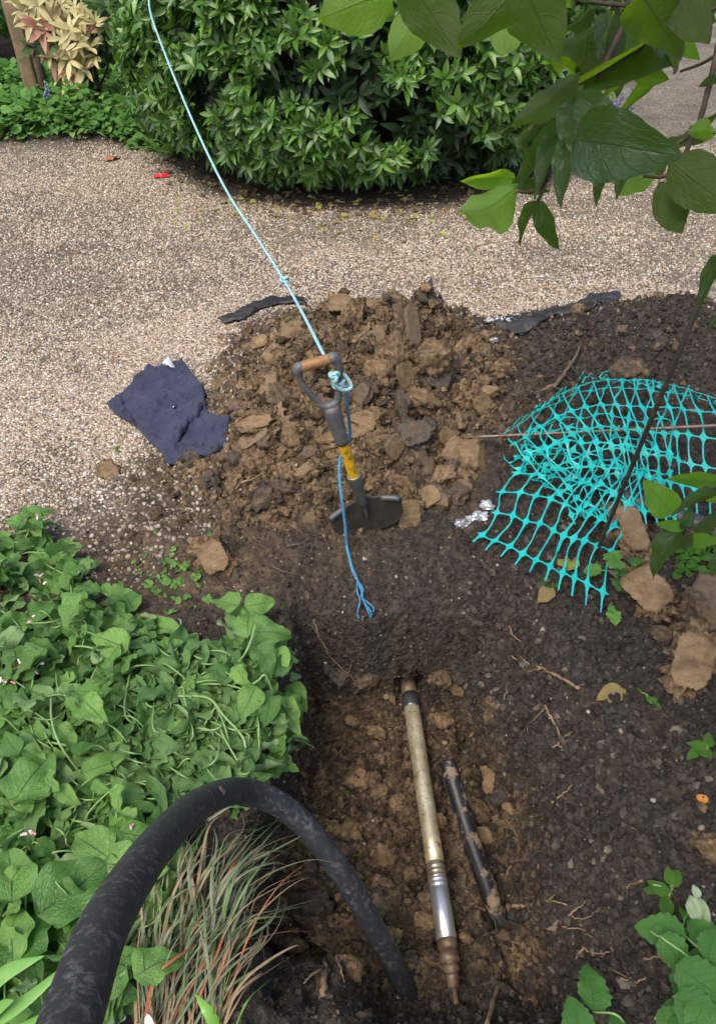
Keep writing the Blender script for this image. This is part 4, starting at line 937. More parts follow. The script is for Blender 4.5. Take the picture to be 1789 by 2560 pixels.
# ------------------------------------------------------------------ turquoise barrier mesh
t = NT('turquoise_plastic'); v = t.obj(); t.set(t.mix(t.rng_(t.noise(v, 14, 5), .5, .75), (.010, .56, .54, 1), (.05, .64, .62, 1)), t.rng_(t.noise(v, 60, 4), .4, .6, .3, .55), spec=.5)
tr_ = t.n('ShaderNodeBsdfTranslucent'); tr_.inputs[0].default_value = (.02, .6, .55, 1); mx = t.n('ShaderNodeMixShader'); mx.inputs[0].default_value = .22
t.l(t.b.outputs[0], mx.inputs[1]); t.l(tr_.outputs[0], mx.inputs[2]); t.l(mx.outputs[0], t.out.inputs[0]); M_net = t.m
def crm(P, t):
    n = len(P); x = np.clip(t, 0, 1) * (n - 1); i = np.minimum(np.floor(x).astype(int), n - 2); f = x - i
    g = lambda k: P[np.clip(k, 0, n - 1)]
    p0, p1, p2, p3 = g(i - 1), g(i), g(i + 1), g(i + 2); f = f[:, None]
    return .5 * (2 * p1 + (-p0 + p2) * f + (2 * p0 - 5 * p1 + 4 * p2 - p3) * f ** 2 + (-p0 + 3 * p1 - 3 * p2 + p3) * f ** 3)
def sheet(rows, nc, nr, wob, seed, free=(True, True, True, True), W=.0145, wm=.0044):
    """rows of control points (px, py, height above ground); nc x nr junctions"""
    C = np.array([[np.array(at_z(px, py, z) if z >= 0 else hit(px, py, .01)) for px, py, z in r] for r in rows])
    def surf(s, t):
        s = np.asarray(s, float); t = np.asarray(t, float)
        cols = np.stack([crm(C[k], s) for k in range(len(C))], 0)         # rows x N x 3
        n = len(C); x = np.clip(t, 0, 1) * (n - 1); i = np.minimum(np.floor(x).astype(int), n - 2); f = (x - i)[:, None]; I = np.arange(len(s))
        g = lambda k: cols[np.clip(k, 0, n - 1), I]
        p0, p1, p2, p3 = g(i - 1), g(i), g(i + 1), g(i + 2)
        P = .5 * (2 * p1 + (-p0 + p2) * f + (2 * p0 - 5 * p1 + 4 * p2 - p3) * f ** 2 + (-p0 + 3 * p1 - 3 * p2 + p3) * f ** 3)
        P = P + wob * np.stack([fbm(s * 7, t * 7, 2, seed), fbm(s * 7, t * 7, 2, seed + 3), 1.2 * fbm(s * 8, t * 8, 2, seed + 6)], 1)
        P[:, 2] = np.maximum(P[:, 2], height(P[:, 0], P[:, 1]) + .006)
        return P
    ds, dt = 1 / nc, 1 / nr; Vs, Fs = [], []
    cs = (np.arange(nc) + .5) * ds; ct = (np.arange(nr) + .5) * dt
    # local metres per parameter, to keep the strands' width real
    for a, sc in enumerate(cs):
        for b, tc in enumerate(ct):
            e = 1e-2; p = surf([sc, min(sc + e, 1), sc], [tc, tc, min(tc + e, 1)]); ls = np.linalg.norm(p[1] - p[0]) / e + 1e-6; lt = np.linalg.norm(p[2] - p[0]) / e + 1e-6
            ws, wt = W / ls, W / lt; ms_, mt = wm / ls, wm / lt; st, tt, fc = [], [], []
            def quadstrip(pts):
                o = len(st)
                for (s1, t1), (s2, t2) in pts: st.extend([s1, s2]); tt.extend([t1, t2])
                for k in range(len(pts) - 1): fc.extend([[o + 2 * k, o + 2 * k + 1, o + 2 * k + 3], [o + 2 * k, o + 2 * k + 3, o + 2 * k + 2]])
            quadstrip([((sc - ws / 2, tc - wt / 2), (sc + ws / 2, tc - wt / 2)), ((sc - ws / 2, tc + wt / 2), (sc + ws / 2, tc + wt / 2))])
            prof = [0, .12, .3, .6, 1.0]; wf = [1, .58, .38, .31, .30]
            for sg in (-1, 1):
                if ds / 2 > ws / 2:
                    quadstrip([((sc + sg * (ws / 2 + (ds / 2 - ws / 2) * k), tc - wt * w_ / 2), (sc + sg * (ws / 2 + (ds / 2 - ws / 2) * k), tc + wt * w_ / 2)) for k, w_ in zip(prof, wf)])
                if dt / 2 > wt / 2:
                    quadstrip([((sc - ws * w_ / 2, tc + sg * (wt / 2 + (dt / 2 - wt / 2) * k)), (sc + ws * w_ / 2, tc + sg * (wt / 2 + (dt / 2 - wt / 2) * k))) for k, w_ in zip(prof, wf)])
            P = surf(np.array(st), np.array(tt)); Vs.append(P); Fs.append(np.array(fc))
    return merge(list(zip(Vs, Fs)))
net = empty('barrier_mesh', hit(1450, 1250), 'crumpled turquoise plastic barrier mesh folded over the soil right of the heap', 'barrier mesh')
net_layers = [
    sheet([[(1172, 1352, .03), (1255, 1390, .03), (1340, 1440, .03), (1430, 1490, .025), (1512, 1535, .02)], [(1225, 1290, .05), (1310, 1315, .05), (1390, 1350, .05), (1450, 1370, .05), (1530, 1400, .04)],
           [(1240, 1225, .06), (1340, 1240, .07), (1430, 1270, .08), (1500, 1300, .07), (1570, 1330, .05)], [(1285, 1170, .08), (1390, 1180, .10), (1480, 1200, .11), (1560, 1230, .09), (1620, 1260, .06)],
           [(1310, 1120, .10), (1430, 1120, .13), (1530, 1140, .14), (1620, 1160, .11), (1690, 1190, .07)]], 10, 5, .008, 3),
    sheet([[(1330, 1075, .03), (1470, 985, .04), (1600, 985, .05), (1720, 1000, .05), (1860, 1040, .05)], [(1255, 1090, .11), (1400, 985, .17), (1550, 945, .20), (1690, 965, .21), (1870, 1020, .21)],
           [(1285, 1130, .15), (1430, 1040, .23), (1580, 1035, .25), (1720, 1045, .25), (1880, 1065, .25)], [(1330, 1180, .12), (1480, 1110, .17), (1610, 1115, .18), (1730, 1140, .17), (1890, 1165, .17)],
           [(1390, 1240, .08), (1510, 1190, .11), (1620, 1200, .11), (1740, 1230, .09), (1890, 1250, .09)], [(1430, 1310, .04), (1540, 1300, .05), (1640, 1320, .05), (1750, 1330, .04), (1890, 1340, .04)]], 17, 7, .008, 13),
    sheet([[(1245, 1180, .03), (1345, 1215, .05), (1440, 1270, .06), (1530, 1330, .05)], [(1290, 1130, .10), (1400, 1150, .13), (1500, 1180, .13), (1590, 1230, .1)], [(1330, 1060, .14), (1450, 1060, .19), (1560, 1070, .2), (1650, 1090, .18)]], 9, 4, .014, 23),
    sheet([[(1350, 1010, .10), (1480, 955, .16), (1600, 945, .18), (1730, 965, .18)], [(1300, 1110, .17), (1440, 1075, .22), (1570, 1085, .24), (1690, 1100, .23)], [(1370, 1190, .12), (1480, 1180, .16), (1590, 1190, .16), (1680, 1200, .14)]], 10, 4, .012, 33)]
for V, F in net_layers:
    o = part('mesh_layer', V, F, M_net, net, smooth=False); md = o.modifiers.new('t', 'SOLIDIFY'); md.thickness = .0016

# steel pins
M_iron = plain('rusty_steel', (.070, .060, .053, 1), .6, .5, var=(.17, .10, .06, 1), scale=35, bump=.3, lo=.5, hi=.7)
b0 = hit(1488, 1385); t0 = at_d(1795, 640, 1.30); dv = (t0 - b0).normalized(); P = [np.array(b0 - dv * .12), np.array(b0), np.array(b0.lerp(t0, .5)), np.array(t0)]
V, F = tube(P, .0056, 10); props(part('fencing_pin', V, F, M_iron), 'thin dark steel pin leaning up to the right through the turquoise mesh', 'fencing pin')
r0 = at_z(1113, 1096, .115); r1 = at_z(1830, 1062, .27); P = [np.array(r0.lerp(r1, k)) for k in np.linspace(0, 1.25, 8)]
V, F = tube(P, .0052, 10); props(part('fencing_pin', V, F, plain('grey_steel', (.22, .18, .15, 1), .5, .5, var=(.13, .075, .04, 1), scale=30)), 'straight steel pin lying level across the heap through the turquoise mesh', 'fencing pin')

# ------------------------------------------------------------------ pipes
t = NT('black_hose'); v = t.obj(); nz1 = t.noise(v, 85, 6, .75, .3); nz2 = t.noise(v, 16, 4)
c_ = t.mix(t.math('MULTIPLY', t.rng_(nz1, .5, .72), t.rng_(nz2, .35, .6)), (.026, .029, .036, 1), (.20, .19, .18, 1)); t.set(c_, t.rng_(nz1, .4, .7, .38, .75), spec=.5); t.bump(nz1, .25, .003); M_hose = t.m
hp = [(60, 2800, .50), (150, 2630, .585), (250, 2340, .74), (320, 2215, .87), (400, 2105, 1.03), (495, 2012, 1.28), (600, 1977, 1.50), (700, 2012, 1.58), (785, 2090, 1.62), (868, 2205, 1.66), (935, 2320, 1.71), (985, 2412, 1.76), (1040, 2530, 1.84)]
P = catmull([at_d(*q) for q in hp], 14); V, F = tube(P, .0245, 24)
hose = empty('hose', Vector(P[-1]), 'thick black plastic hose arching from the lower left corner down into the trench', 'hose'); part('pipe', V, F, M_hose, hose)
i0 = int(len(P) * .425)
V, F = tube([P[i0 - 1] * .6 + P[i0] * .4, P[i0], P[i0] * .7 + P[i0 + 1] * .3], .0252, 24); part('scuff_ring', V, F, plain('scuff', (.02, .018, .018, 1), .8, var=(.08, .05, .04, 1), scale=80), hose)
M_mud = plain('dry_mud', (.15, .105, .065, 1), .9, var=(.08, .055, .035, 1), scale=60, bump=.7)
V, F = ico(3); V = np.array([v * (1 + .4 * mn.noise(Vector(v) * 2)) for v in V]) * .013 + (np.array(at_d(545, 1990, 1.36)) + np.array([0, -.004, .012])); part('mud_dab', V, F, M_mud, hose)

def pipe_open(P, r, wall, sides=20):
    V1, F1 = tube(P, r, sides, cap=False); V2, F2 = tube(P, r - wall, sides, cap=False); F2 = F2[:, ::-1] + len(V1); j = np.arange(sides); j2 = (j + 1) % sides; o = len(V1)
    ring = np.concatenate([np.stack([j, o + j, o + j2], 1), np.stack([j, o + j2, j2], 1)])
    return np.vstack([V1, V2]), np.vstack([F1, F2, ring])
t = NT('black_pipe'); v = t.obj(); c_ = t.mix(t.rng_(t.noise(v, 26, 6, .7), .53, .60), (.013, .014, .017, 1), (.20, .145, .09, 1)); t.set(c_, t.rng_(t.noise(v, 26, 6, .7), .5, .6, .35, .8)); M_pipe = t.m
q0 = at_d(1116, 1902, 2.02); q1 = at_z(1258, 2330, -.42); P = catmull([q0, q0.lerp(q1, .5) + Vector((-.006, 0, .004)), q1], 10)
V, F = pipe_open(P, .0225, .003); props(part('pipe', V, F, M_pipe), 'short muddy black pipe with open end leaning in the trench beside the metal tool', 'pipe')
# black pipe under the mesh and lying behind the clay slab
P = catmull([hit(1490, 1215) + Vector((0, 0, .02)), hit(1560, 1265) + Vector((0, 0, .03)), hit(1680, 1310) + Vector((0, 0, .03)), hit(1850, 1370) + Vector((0, 0, .03))], 8)
V, F = tube(P, .030, 18); props(part('pipe', V, F, M_hose), 'black pipe lying on the soil beneath the turquoise mesh at right', 'pipe')

# boring mole: tail, stepped collar, bright sleeve, long gold body
def mole_t(py):
    lo, hi = -.4, 1.6
    for _ in range(50):
        m = (lo + hi) / 2; p = np.array(MOLE_A + MOLE_U * m) - _O; y = (p @ _D) / (p @ _F) * FPX + PH / 2
        lo, hi = (m, hi) if y > py else (lo, m)
    return lo
def mole_part(name, prof, mat):
    """prof: (pixel row in the photograph, radius)"""
    ts = [mole_t(y) for y, _ in prof]; P = [np.array(MOLE_A + MOLE_U * t) for t in ts]; V, F = tube_axis(P, [r for _, r in prof]); part(name, V, F, mat, mole)
def tube_axis(P, r, sides=28):
    P = np.array(P); T = np.array(MOLE_U); N = np.cross(T, [0, 0, 1.]); N /= np.linalg.norm(N); B = np.cross(T, N); a = np.arange(sides) / sides * 2 * np.pi; n = len(P)
    V = (P[:, None] + np.array(r)[:, None, None] * (np.cos(a)[None, :, None] * N + np.sin(a)[None, :, None] * B)).reshape(-1, 3)
    i = np.arange(n - 1)[:, None]; j = np.arange(sides)[None]; j2 = (j + 1) % sides; q = np.stack([i * sides + j, i * sides + j2, (i + 1) * sides + j2, (i + 1) * sides + j], -1).reshape(-1, 4)
    F = np.concatenate([q[:, [0, 1, 2]], q[:, [0, 2, 3]]]); c = len(V); V = np.vstack([V, P[0], P[-1]]); jj = np.arange(sides)
    return V, np.vstack([F, np.stack([np.full(sides, c), (jj + 1) % sides, jj], 1), np.stack([np.full(sides, c + 1), (n - 1) * sides + jj, (n - 1) * sides + (jj + 1) % sides], 1)])
mole = empty('boring_mole', MOLE_A, 'long cylindrical metal boring tool lying in the trench with its nose in the far wall', 'boring tool')
t = NT('brassy_steel'); v = t.obj(); n1 = t.noise(v, 16, 6, .65, .5); c_ = t.mix(t.rng_(n1, .35, .65), (.62, .52, .30, 1), (.82, .74, .54, 1)); c_ = t.mix(t.rng_(t.noise(v, 70, 6, .75), .57, .64), c_, (.12, .08, .04, 1)); t.set(c_, t.rng_(n1, .3, .7, .36, .55), .75); M_gold = t.m
M_silver = plain('polished_steel', (.74, .74, .74, 1), .34, .85, var=(.5, .49, .47, 1), scale=30, lo=.5, hi=.75)
M_mudsteel = plain('muddy_steel', (.165, .125, .08, 1), .5, .2, var=(.09, .05, .03, 1), scale=40, bump=.4, lo=.42, hi=.6)
M_blue = plain('blued_steel', (.20, .22, .26, 1), .3, .85, var=(.25, .18, .12, 1), scale=30, lo=.5, hi=.7)
R0 = .0232
mole_part('tail_rod', [(2512, .0055), (2508, .0065), (2478, .0065), (2468, .007)], M_mudsteel)
mole_part('collar', [(2472, .008), (2470, .0125), (2452, .0135), (2450, .0165), (2440, .0165), (2438, .014), (2430, .014), (2428, .0185), (2418, .0185), (2416, .0165), (2411, .0165), (2409, .0228), (2382, .0228), (2380, .0203), (2372, .0203), (2370, .0232), (2352, .0232), (2350, .0208)], M_mudsteel)
mole_part('sleeve', [(2353, .0190), (2351, R0), (2225, R0), (2222, .0203), (2219, R0), (2212, R0), (2209, .0203), (2206, R0), (2200, R0)], M_silver)
mole_part('ridged_ring', [(2200, R0 * .96), (2198, R0), (2192, R0), (2189, .0202), (2186, R0), (2180, R0), (2177, .0202), (2174, R0), (2166, R0), (2163, .0204), (2160, R0)], plain('brown_steel', (.45, .36, .25, 1), .35, .8, var=(.6, .57, .5, 1), scale=60))
mole_part('body', [(2160, R0 * .985), (2100, R0 * .985), (1900, R0 * .985), (1772, R0 * .985), (1770, R0 * .95)], M_gold)
mole_part('nose_band', [(1771, R0 * .97), (1769, R0), (1748, R0), (1738, R0)], M_blue)
ts = mole_t(1738); P = [np.array(MOLE_A + MOLE_U * (ts + k)) for k in np.linspace(-.001, .2, 6)]; V, F = tube_axis(P, [R0 * .98] * 5 + [.012]); part('nose', V, F, M_mudsteel, mole)

# ------------------------------------------------------------------ black sheet, foil, twigs, roots
M_sheet = plain('black_sheet', (.018, .019, .022, 1), .55, var=(.05, .047, .045, 1), scale=12, bump=.4, bscale=40)
def scrap(name, outline, lift, folds, label, cat, mat=M_sheet, amp=1.6, step=.01):
    c = hit(*outline[0]); e = empty(name, c, label, cat); cloth(outline, lift * .5, [(a, b, h * .6, w) for a, b, h, w in folds], 'sheet', mat, e, step, amp * .4); return e
scrap('plastic_sheet', [(545, 800), (585, 788), (640, 762), (680, 750), (760, 750), (836, 752), (838, 764), (760, 766), (700, 766), (650, 778), (610, 805), (560, 815)], .02, [((680, 757), (830, 758), .02, .02)], 'strip of black plastic sheet showing along the back left edge of the heap', 'plastic sheet')
scrap('plastic_sheet', [(1020, 758), (1060, 738), (1090, 755), (1108, 778), (1095, 785), (1050, 780)], .03, [((1060, 745), (1070, 780), .02, .02)], 'small peak of black plastic sheet sticking up at the middle of the heap back edge', 'plastic sheet')
scrap('plastic_sheet', [(1245, 815), (1340, 785), (1430, 770), (1470, 745), (1548, 733), (1552, 745), (1500, 760), (1440, 778), (1370, 798), (1330, 828), (1285, 838)], .02, [((1460, 760), (1540, 740), .025, .02), ((1340, 790), (1430, 778), .02, .02)], 'long strip of black plastic sheet along the back right edge of the dark soil', 'plastic sheet')
t = NT('foil'); v = t.obj(); t.set(t.mix(t.rng_(t.noise(v, 40, 4), .5, .7), (.55, .58, .61, 1), (.28, .25, .21, 1)), .42, .7); t.bump(t.noise(v, 60, 3), .6, .01); M_foil = t.m
def foil(pts, size, label):
    c = hit(*pts[0]); L_ = []
    for px, py in pts:
        V, F = ico(3); off = Vector(rng.normal(0, 20, 3)); V = np.array([v * (1 + .9 * (mn.noise(Vector(v) * 1.7 + off)) + .5 * mn.noise(Vector(v) * 4 + off)) for v in V]) * size * np.array([1.3, 1, .6]); p = hit(px, py); L_.append((V + np.array([p.x, p.y, p.z + size * .3]), F))
    V, F = merge(L_); o = part('foil_wrapper', V - np.array(c), F, M_foil, smooth=False); o.location = c; return props(o, label, 'wrapper')
foil([(1215, 1268), (1200, 1295), (1175, 1305), (1150, 1312)], .017, 'crumpled silver foil wrapper at the left tip of the turquoise mesh')
foil([(1220, 802), (1250, 800), (1275, 803)], .014, 'torn silver wrapper scraps on the gravel behind the dark soil heap')
foil([(1212, 850), (1232, 852)], .013, 'small silver scrap on the dark soil below the torn wrapper')
foil([(1305, 832)], .014, 'bit of silver foil lying on the black plastic strip')

def rootobj(lines, r, name, label, cat='root', mat=M_root, up=.012, sides=6, hero=None, group=None):
    L_ = []; c = None
    for k, ln in enumerate(lines):
        pts = [hit(px, py) + Vector((0, -.004, up)) for px, py in ln]; c = c or pts[0]
        P = catmull(pts, 6); P = P + rng.normal(0, .0012, P.shape); rr = r if k == 0 else r * .55
        L_.append(tube(P, np.linspace(rr, rr * .35, len(P)), sides, rough=.3))
    V, F = merge(L_); o = part(name, V - np.array(c), F, mat); o.location = c; return props(o, label, cat, group)
rootobj([[(785, 1555), (800, 1600), (830, 1650), (870, 1690), (915, 1732)], [(870, 1690), (880, 1660), (885, 1650)], [(800, 1600), (780, 1570)]], .0045, 'root', 'long brown root running down the far left wall of the trench')
rootobj([[(1445, 1728), (1400, 1700), (1350, 1675), (1300, 1660), (1275, 1645)], [(1320, 1665), (1300, 1648), (1290, 1645)], [(1350, 1675), (1310, 1685)], [(1380, 1690), (1420, 1710)]], .005, 'root', 'pale forked root lying on dark soil right of the trench, topmost', mat=M_paleroot)
rootobj([[(1330, 1745), (1290, 1742), (1265, 1735), (1255, 1755)], [(1265, 1740), (1262, 1720)]], .005, 'root', 'reddish stub of root poking from the right wall of the trench')
rootobj([[(1360, 1768), (1375, 1800), (1395, 1840), (1390, 1865), (1340, 1895)], [(1395, 1850), (1420, 1840), (1435, 1825)], [(1390, 1865), (1405, 1880)], [(1360, 1775), (1345, 1790), (1320, 1815), (1315, 1830)]], .0035, 'root', 'thin branching root beneath the forked pale root at right', mat=M_paleroot)
rootobj([[(1270, 2160), (1310, 2150), (1350, 2160), (1370, 2180)], [(1275, 2165), (1262, 2190), (1260, 2210)], [(1310, 2150), (1330, 2140), (1350, 2130)], [(1340, 2160), (1345, 2200), (1342, 2235)]], .006, 'root', 'tangled brown root ends at the right side of the trench beside the black pipe')
rootobj([[(1275, 2268), (1320, 2262), (1370, 2255), (1412, 2265)], [(1370, 2255), (1380, 2240)], [(1275, 2250), (1300, 2280), (1318, 2320)], [(1310, 2260), (1330, 2290), (1360, 2320)]], .005, 'root', 'forked pale root lying over the lower end of the short black pipe', mat=M_paleroot)
rootobj([[(1185, 2265), (1230, 2285), (1280, 2310), (1325, 2318)], [(1230, 2285), (1240, 2330)], [(1220, 2280), (1225, 2310)]], .0045, 'root', 'root crossing in front of the short black pipe near the trench floor')
rootobj([[(1380, 2315), (1420, 2285), (1460, 2255)], [(1400, 2320), (1450, 2325), (1480, 2350)], [(1420, 2290), (1450, 2300), (1495, 2275)], [(1440, 2310), (1470, 2330), (1500, 2340)]], .003, 'root', 'web of fine roots on dark soil right of the black pipe', mat=M_paleroot)
rootobj([[(1435, 2405), (1450, 2375), (1480, 2385), (1515, 2382)], [(1480, 2385), (1460, 2410), (1455, 2440)], [(1440, 2380), (1425, 2350)]], .0035, 'root', 'yellowish root looping on the dark soil lower right', mat=M_paleroot)
rootobj([[(1210, 2575), (1245, 2470), (1290, 2495), (1340, 2540), (1350, 2570)], [(1300, 2505), (1318, 2545)]], .0055, 'root', 'bent brown twig like an upturned V at the bottom right of the trench', 'twig', M_paleroot, up=.02)
rootobj([[(1545, 2450), (1580, 2455), (1610, 2445)], [(1520, 2425), (1575, 2452)]], .003, 'root', 'small grey root on dark soil left of the nettle leaves', mat=M_paleroot)
rootobj([[(1600, 2400), (1640, 2393), (1680, 2398)]], .003, 'root', 'thin grey rootlet beside the nettle leaves', mat=M_root)
rootobj([[(1600, 2205), (1570, 2215), (1560, 2225)]], .003, 'root', 'short rootlet on dark soil left of the seedling', mat=M_paleroot)
rootobj([[(805, 2500), (812, 2440), (822, 2390), (815, 2360)], [(822, 2390), (850, 2420), (860, 2460)], [(818, 2420), (780, 2440), (760, 2460)]], .008, 'root', 'stout pale root hanging down the near wall left of the hose end', mat=M_paleroot, up=.015)
rootobj([[(1375, 2010), (1400, 1990), (1430, 1965)], [(1400, 1990), (1410, 2000)]], .003, 'root', 'fine pale root high on the right bank of the trench', mat=M_paleroot)
rootobj([[(1240, 2030), (1265, 2055), (1290, 2095)]], .003, 'root', 'thin root dangling on the clay wall right of the black pipe', mat=M_paleroot)
rootobj([[(1270, 1570), (1278, 1590), (1298, 1610)]], .003, 'root', 'small root on the smooth far lip of the trench', mat=M_paleroot)
rootobj([[(1380, 985), (1420, 930), (1440, 895), (1446, 878)], [(1400, 960), (1370, 985), (1330, 1000)]], .0075, 'stick', 'brown stick standing out of the dark soil behind the turquoise mesh', 'stick', up=.03)
rootobj([[(590, 930), (592, 965), (588, 1000)]], .006, 'root', 'brown root strand on the left flank of the clay heap', mat=M_root, up=.02)
rootobj([[(605, 1212), (640, 1200), (665, 1185)]], .004, 'stick', 'short pale twig on the lower left of the clay heap', 'twig', M_paleroot)
for i, (x, y, a, l) in enumerate([(560, 1395, .3, 60), (620, 1330, 1.0, 70), (450, 1390, .1, 80), (720, 1370, -.5, 60), (680, 1420, .5, 70), (330, 1330, .2, 50), (600, 1300, 2.4, 50)]):
    rootobj([[(x, y), (x + l * .5 * math.cos(a), y + l * .3 * math.sin(a) + 4), (x + l * math.cos(a), y + l * .6 * math.sin(a))]], .0022, 'twig', 'thin dry twig on the stony soil left of the rope tail', 'twig', M_root, group='twigs on the stony soil')

# ------------------------------------------------------------------ comfrey bank at lower left
T_comf = leafset(8, 6, 10, w_comf, fold=.32, droop=.34, ripple=.075, seed=5, twist=.6)
m_comf = leafmeshes('leaf', T_comf, M_comfrey)
COMF = [(-.0, 1300), (70, 1290), (130, 1340), (200, 1420), (260, 1500), (340, 1540), (420, 1590), (520, 1620), (600, 1600), (690, 1480), (715, 1600), (720, 1760), (705, 1900), (560, 1990), (450, 2080), (430, 2250), (330, 2400), (280, 2560), (-120, 2660), (-160, 1300)]
def in_poly(px, py, P): return poly_sd(np.array([px]), np.array([py]), P)[0] + 55 * fbm(np.array([px / 75.]), np.array([py / 75.]), 2, 303)[0] - 8 > 0
centres = [(30, 1400), (150, 1520), (60, 1650), (330, 1640), (220, 1760), (90, 1870), (470, 1720), (600, 1560), (380, 1860), (560, 1830), (180, 2010), (60, 2140), (300, 2080), (130, 2290), (30, 2450), (250, 2300)]
clab = ['comfrey at the top of the green bank beside the gravel', 'comfrey with pink buds below the topmost plant', 'comfrey with white and pink flowers at the left edge', 'flattened comfrey on the upper middle of the green bank', 'comfrey with long arching stems in the middle of the bank', 'broad-leaved comfrey at the left edge, half way down the bank', 'wilted comfrey leaves pressed flat in the middle right of the bank',
        'upright comfrey sprig leaning over the top left of the trench', 'wilted comfrey mass just above the hose', 'comfrey overhanging the trench edge above the arch of the hose', 'comfrey with pink flower cluster left of the hose', 'large-leaved comfrey at the left edge below the flower cluster', 'comfrey touching the left side of the hose', 'comfrey with big heart-shaped leaf beside the lower hose', 'comfrey at the bottom left corner under the strap leaves', 'low comfrey leaves tucked under the lower hose']
leafpts = []
tries = 0
while len(leafpts) < 320 and tries < 9000:
    tries += 1; px = -60 + 800 * rng.random(); py = 1290 + 1290 * rng.random()
    sz = (.040 + .070 * rng.random()) * (1.1 if py > 1850 else 1.0) * (.8 if px > 430 else 1)
    if not in_poly(px, py, COMF): continue
    dmin = 46 * sz / .08 if len(leafpts) < 260 else 20
    if any((px - q[0]) ** 2 + (py - q[1]) ** 2 < dmin ** 2 for q in leafpts): continue
    leafpts.append((px, py, sz))
plants = []
for (x, y), l in zip(centres, clab):
    p = hit(x, y); plants.append((x, y, p, empty('comfrey', p, l, 'plant', 'comfrey plants on the left bank'), []))
for px, py, sz in leafpts:
    k = min(range(len(plants)), key=lambda i: (plants[i][0] - px) ** 2 + (plants[i][1] - py) ** 2); x, y, pb, e, st = plants[k]
    flat = 1.0 if px > 330 and py < 2000 else .45
    up = .02 + (.10 if flat < 1 else .045) * rng.random() * (1 - .6 * min(1, max(0, (px - 540) / 100)))
    p = hit(px, py, up * .7) + Vector((0, 0, up * .3)); rad = Vector((p.x - pb.x, p.y - pb.y, 0)); rad = rad.normalized() if rad.length > .01 else Vector((0, -1, 0))
    a = rng.normal(0, 1.0 + .7 * flat); d = Matrix.Rotation(a, 3, 'Z') @ rad; d.z = rng.normal(-.05, .3); n = Vector((rng.normal(0, .5), rng.normal(-.15, .48), 1))
    if px > 590: d.z -= .35; n.x += .35
    if rng.random() < .16 * flat: n = -n
    obj('leaf', m_comf[rng.integers(8)], e, p - d.normalized() * sz * .5, dirR(d, n), (sz * (.55 + .55 * rng.random()), sz, sz))
    if rng.random() < .55: continue
    b = p - d.normalized() * sz * .5; mid = (Vector(pb) + b) / 2 + Vector((rng.normal(0, .02), rng.normal(0, .02), -.012 + .018 * rng.random()))
    st.append(tube(catmull([pb - Vector((0, 0, .01)), mid, b, b + d.normalized() * sz * .3 + Vector((0, 0, -.004))], 5), np.linspace(.0024, .0013, 16), 6))
for x, y, pb, e, st in plants:
    if st: V, F = merge(st); part('stems', V, F, M_stem, e)
# dense small leaves underneath
pp = []
while len(pp) < 900:
    px = -100 + 830 * rng.random(); py = 1310 + 1280 * rng.random()
    if in_poly(px, py, COMF): pp.append(np.array(hit(px, py)) + np.array([0, 0, .004 + .03 * rng.random()]))
props(leaf_batch('ground_cover', np.array(pp), .072, T_comf, M_comfrey), kind='stuff')
T_wilt = leafset(6, 4, 9, lambda v: .24 * np.clip(np.sin(np.pi * v ** .7), 0, 1) ** .8 + .006, fold=.7, droop=.5, ripple=.10, seed=160, twist=1.2)
M_wilt = leaf_material('wilted_leaf', (.065, .165, .045, 1), (.20, .35, .12, 1), (.23, .35, .17, 1), (.18, .30, .12, 1), .2, (.18, .36, .06, 1), .5, .4, 6, .5, vstr=.5, pucker=2.5)
pp = []
while len(pp) < 620:
    px = 700 * rng.random(); py = 1330 + 1150 * rng.random()
    if in_poly(px, py, COMF) and (px > 280 or rng.random() < .3): pp.append(np.array(hit(px, py, .03)) + np.array([0, 0, .035 * rng.random()]))
props(leaf_batch('wilted_leaves', np.array(pp), .068, T_wilt, M_wilt), kind='stuff')
L_ = []
for _ in range(150):
    px = 40 + 620 * rng.random(); py = 1400 + 900 * rng.random()
    if not in_poly(px, py, COMF): continue
    a = rng.normal(.3, .8); l = 60 + 110 * rng.random(); k = rng.normal(0, 22)
    q = [(px, py, .045), (px + l * .5 * math.cos(a) - k * math.sin(a), py + l * .5 * math.sin(a) + k, .06 + .03 * rng.random()), (px + l * math.cos(a), py + l * math.sin(a), .035)]
    if in_poly(q[2][0], q[2][1], COMF): L_.append(tube(catmull([hit(*w) for w in q], 6), np.linspace(.0024, .0014, 13), 6))
V, F = merge(L_); props(part('trampled_stems', V, F, M_stem), kind='stuff')
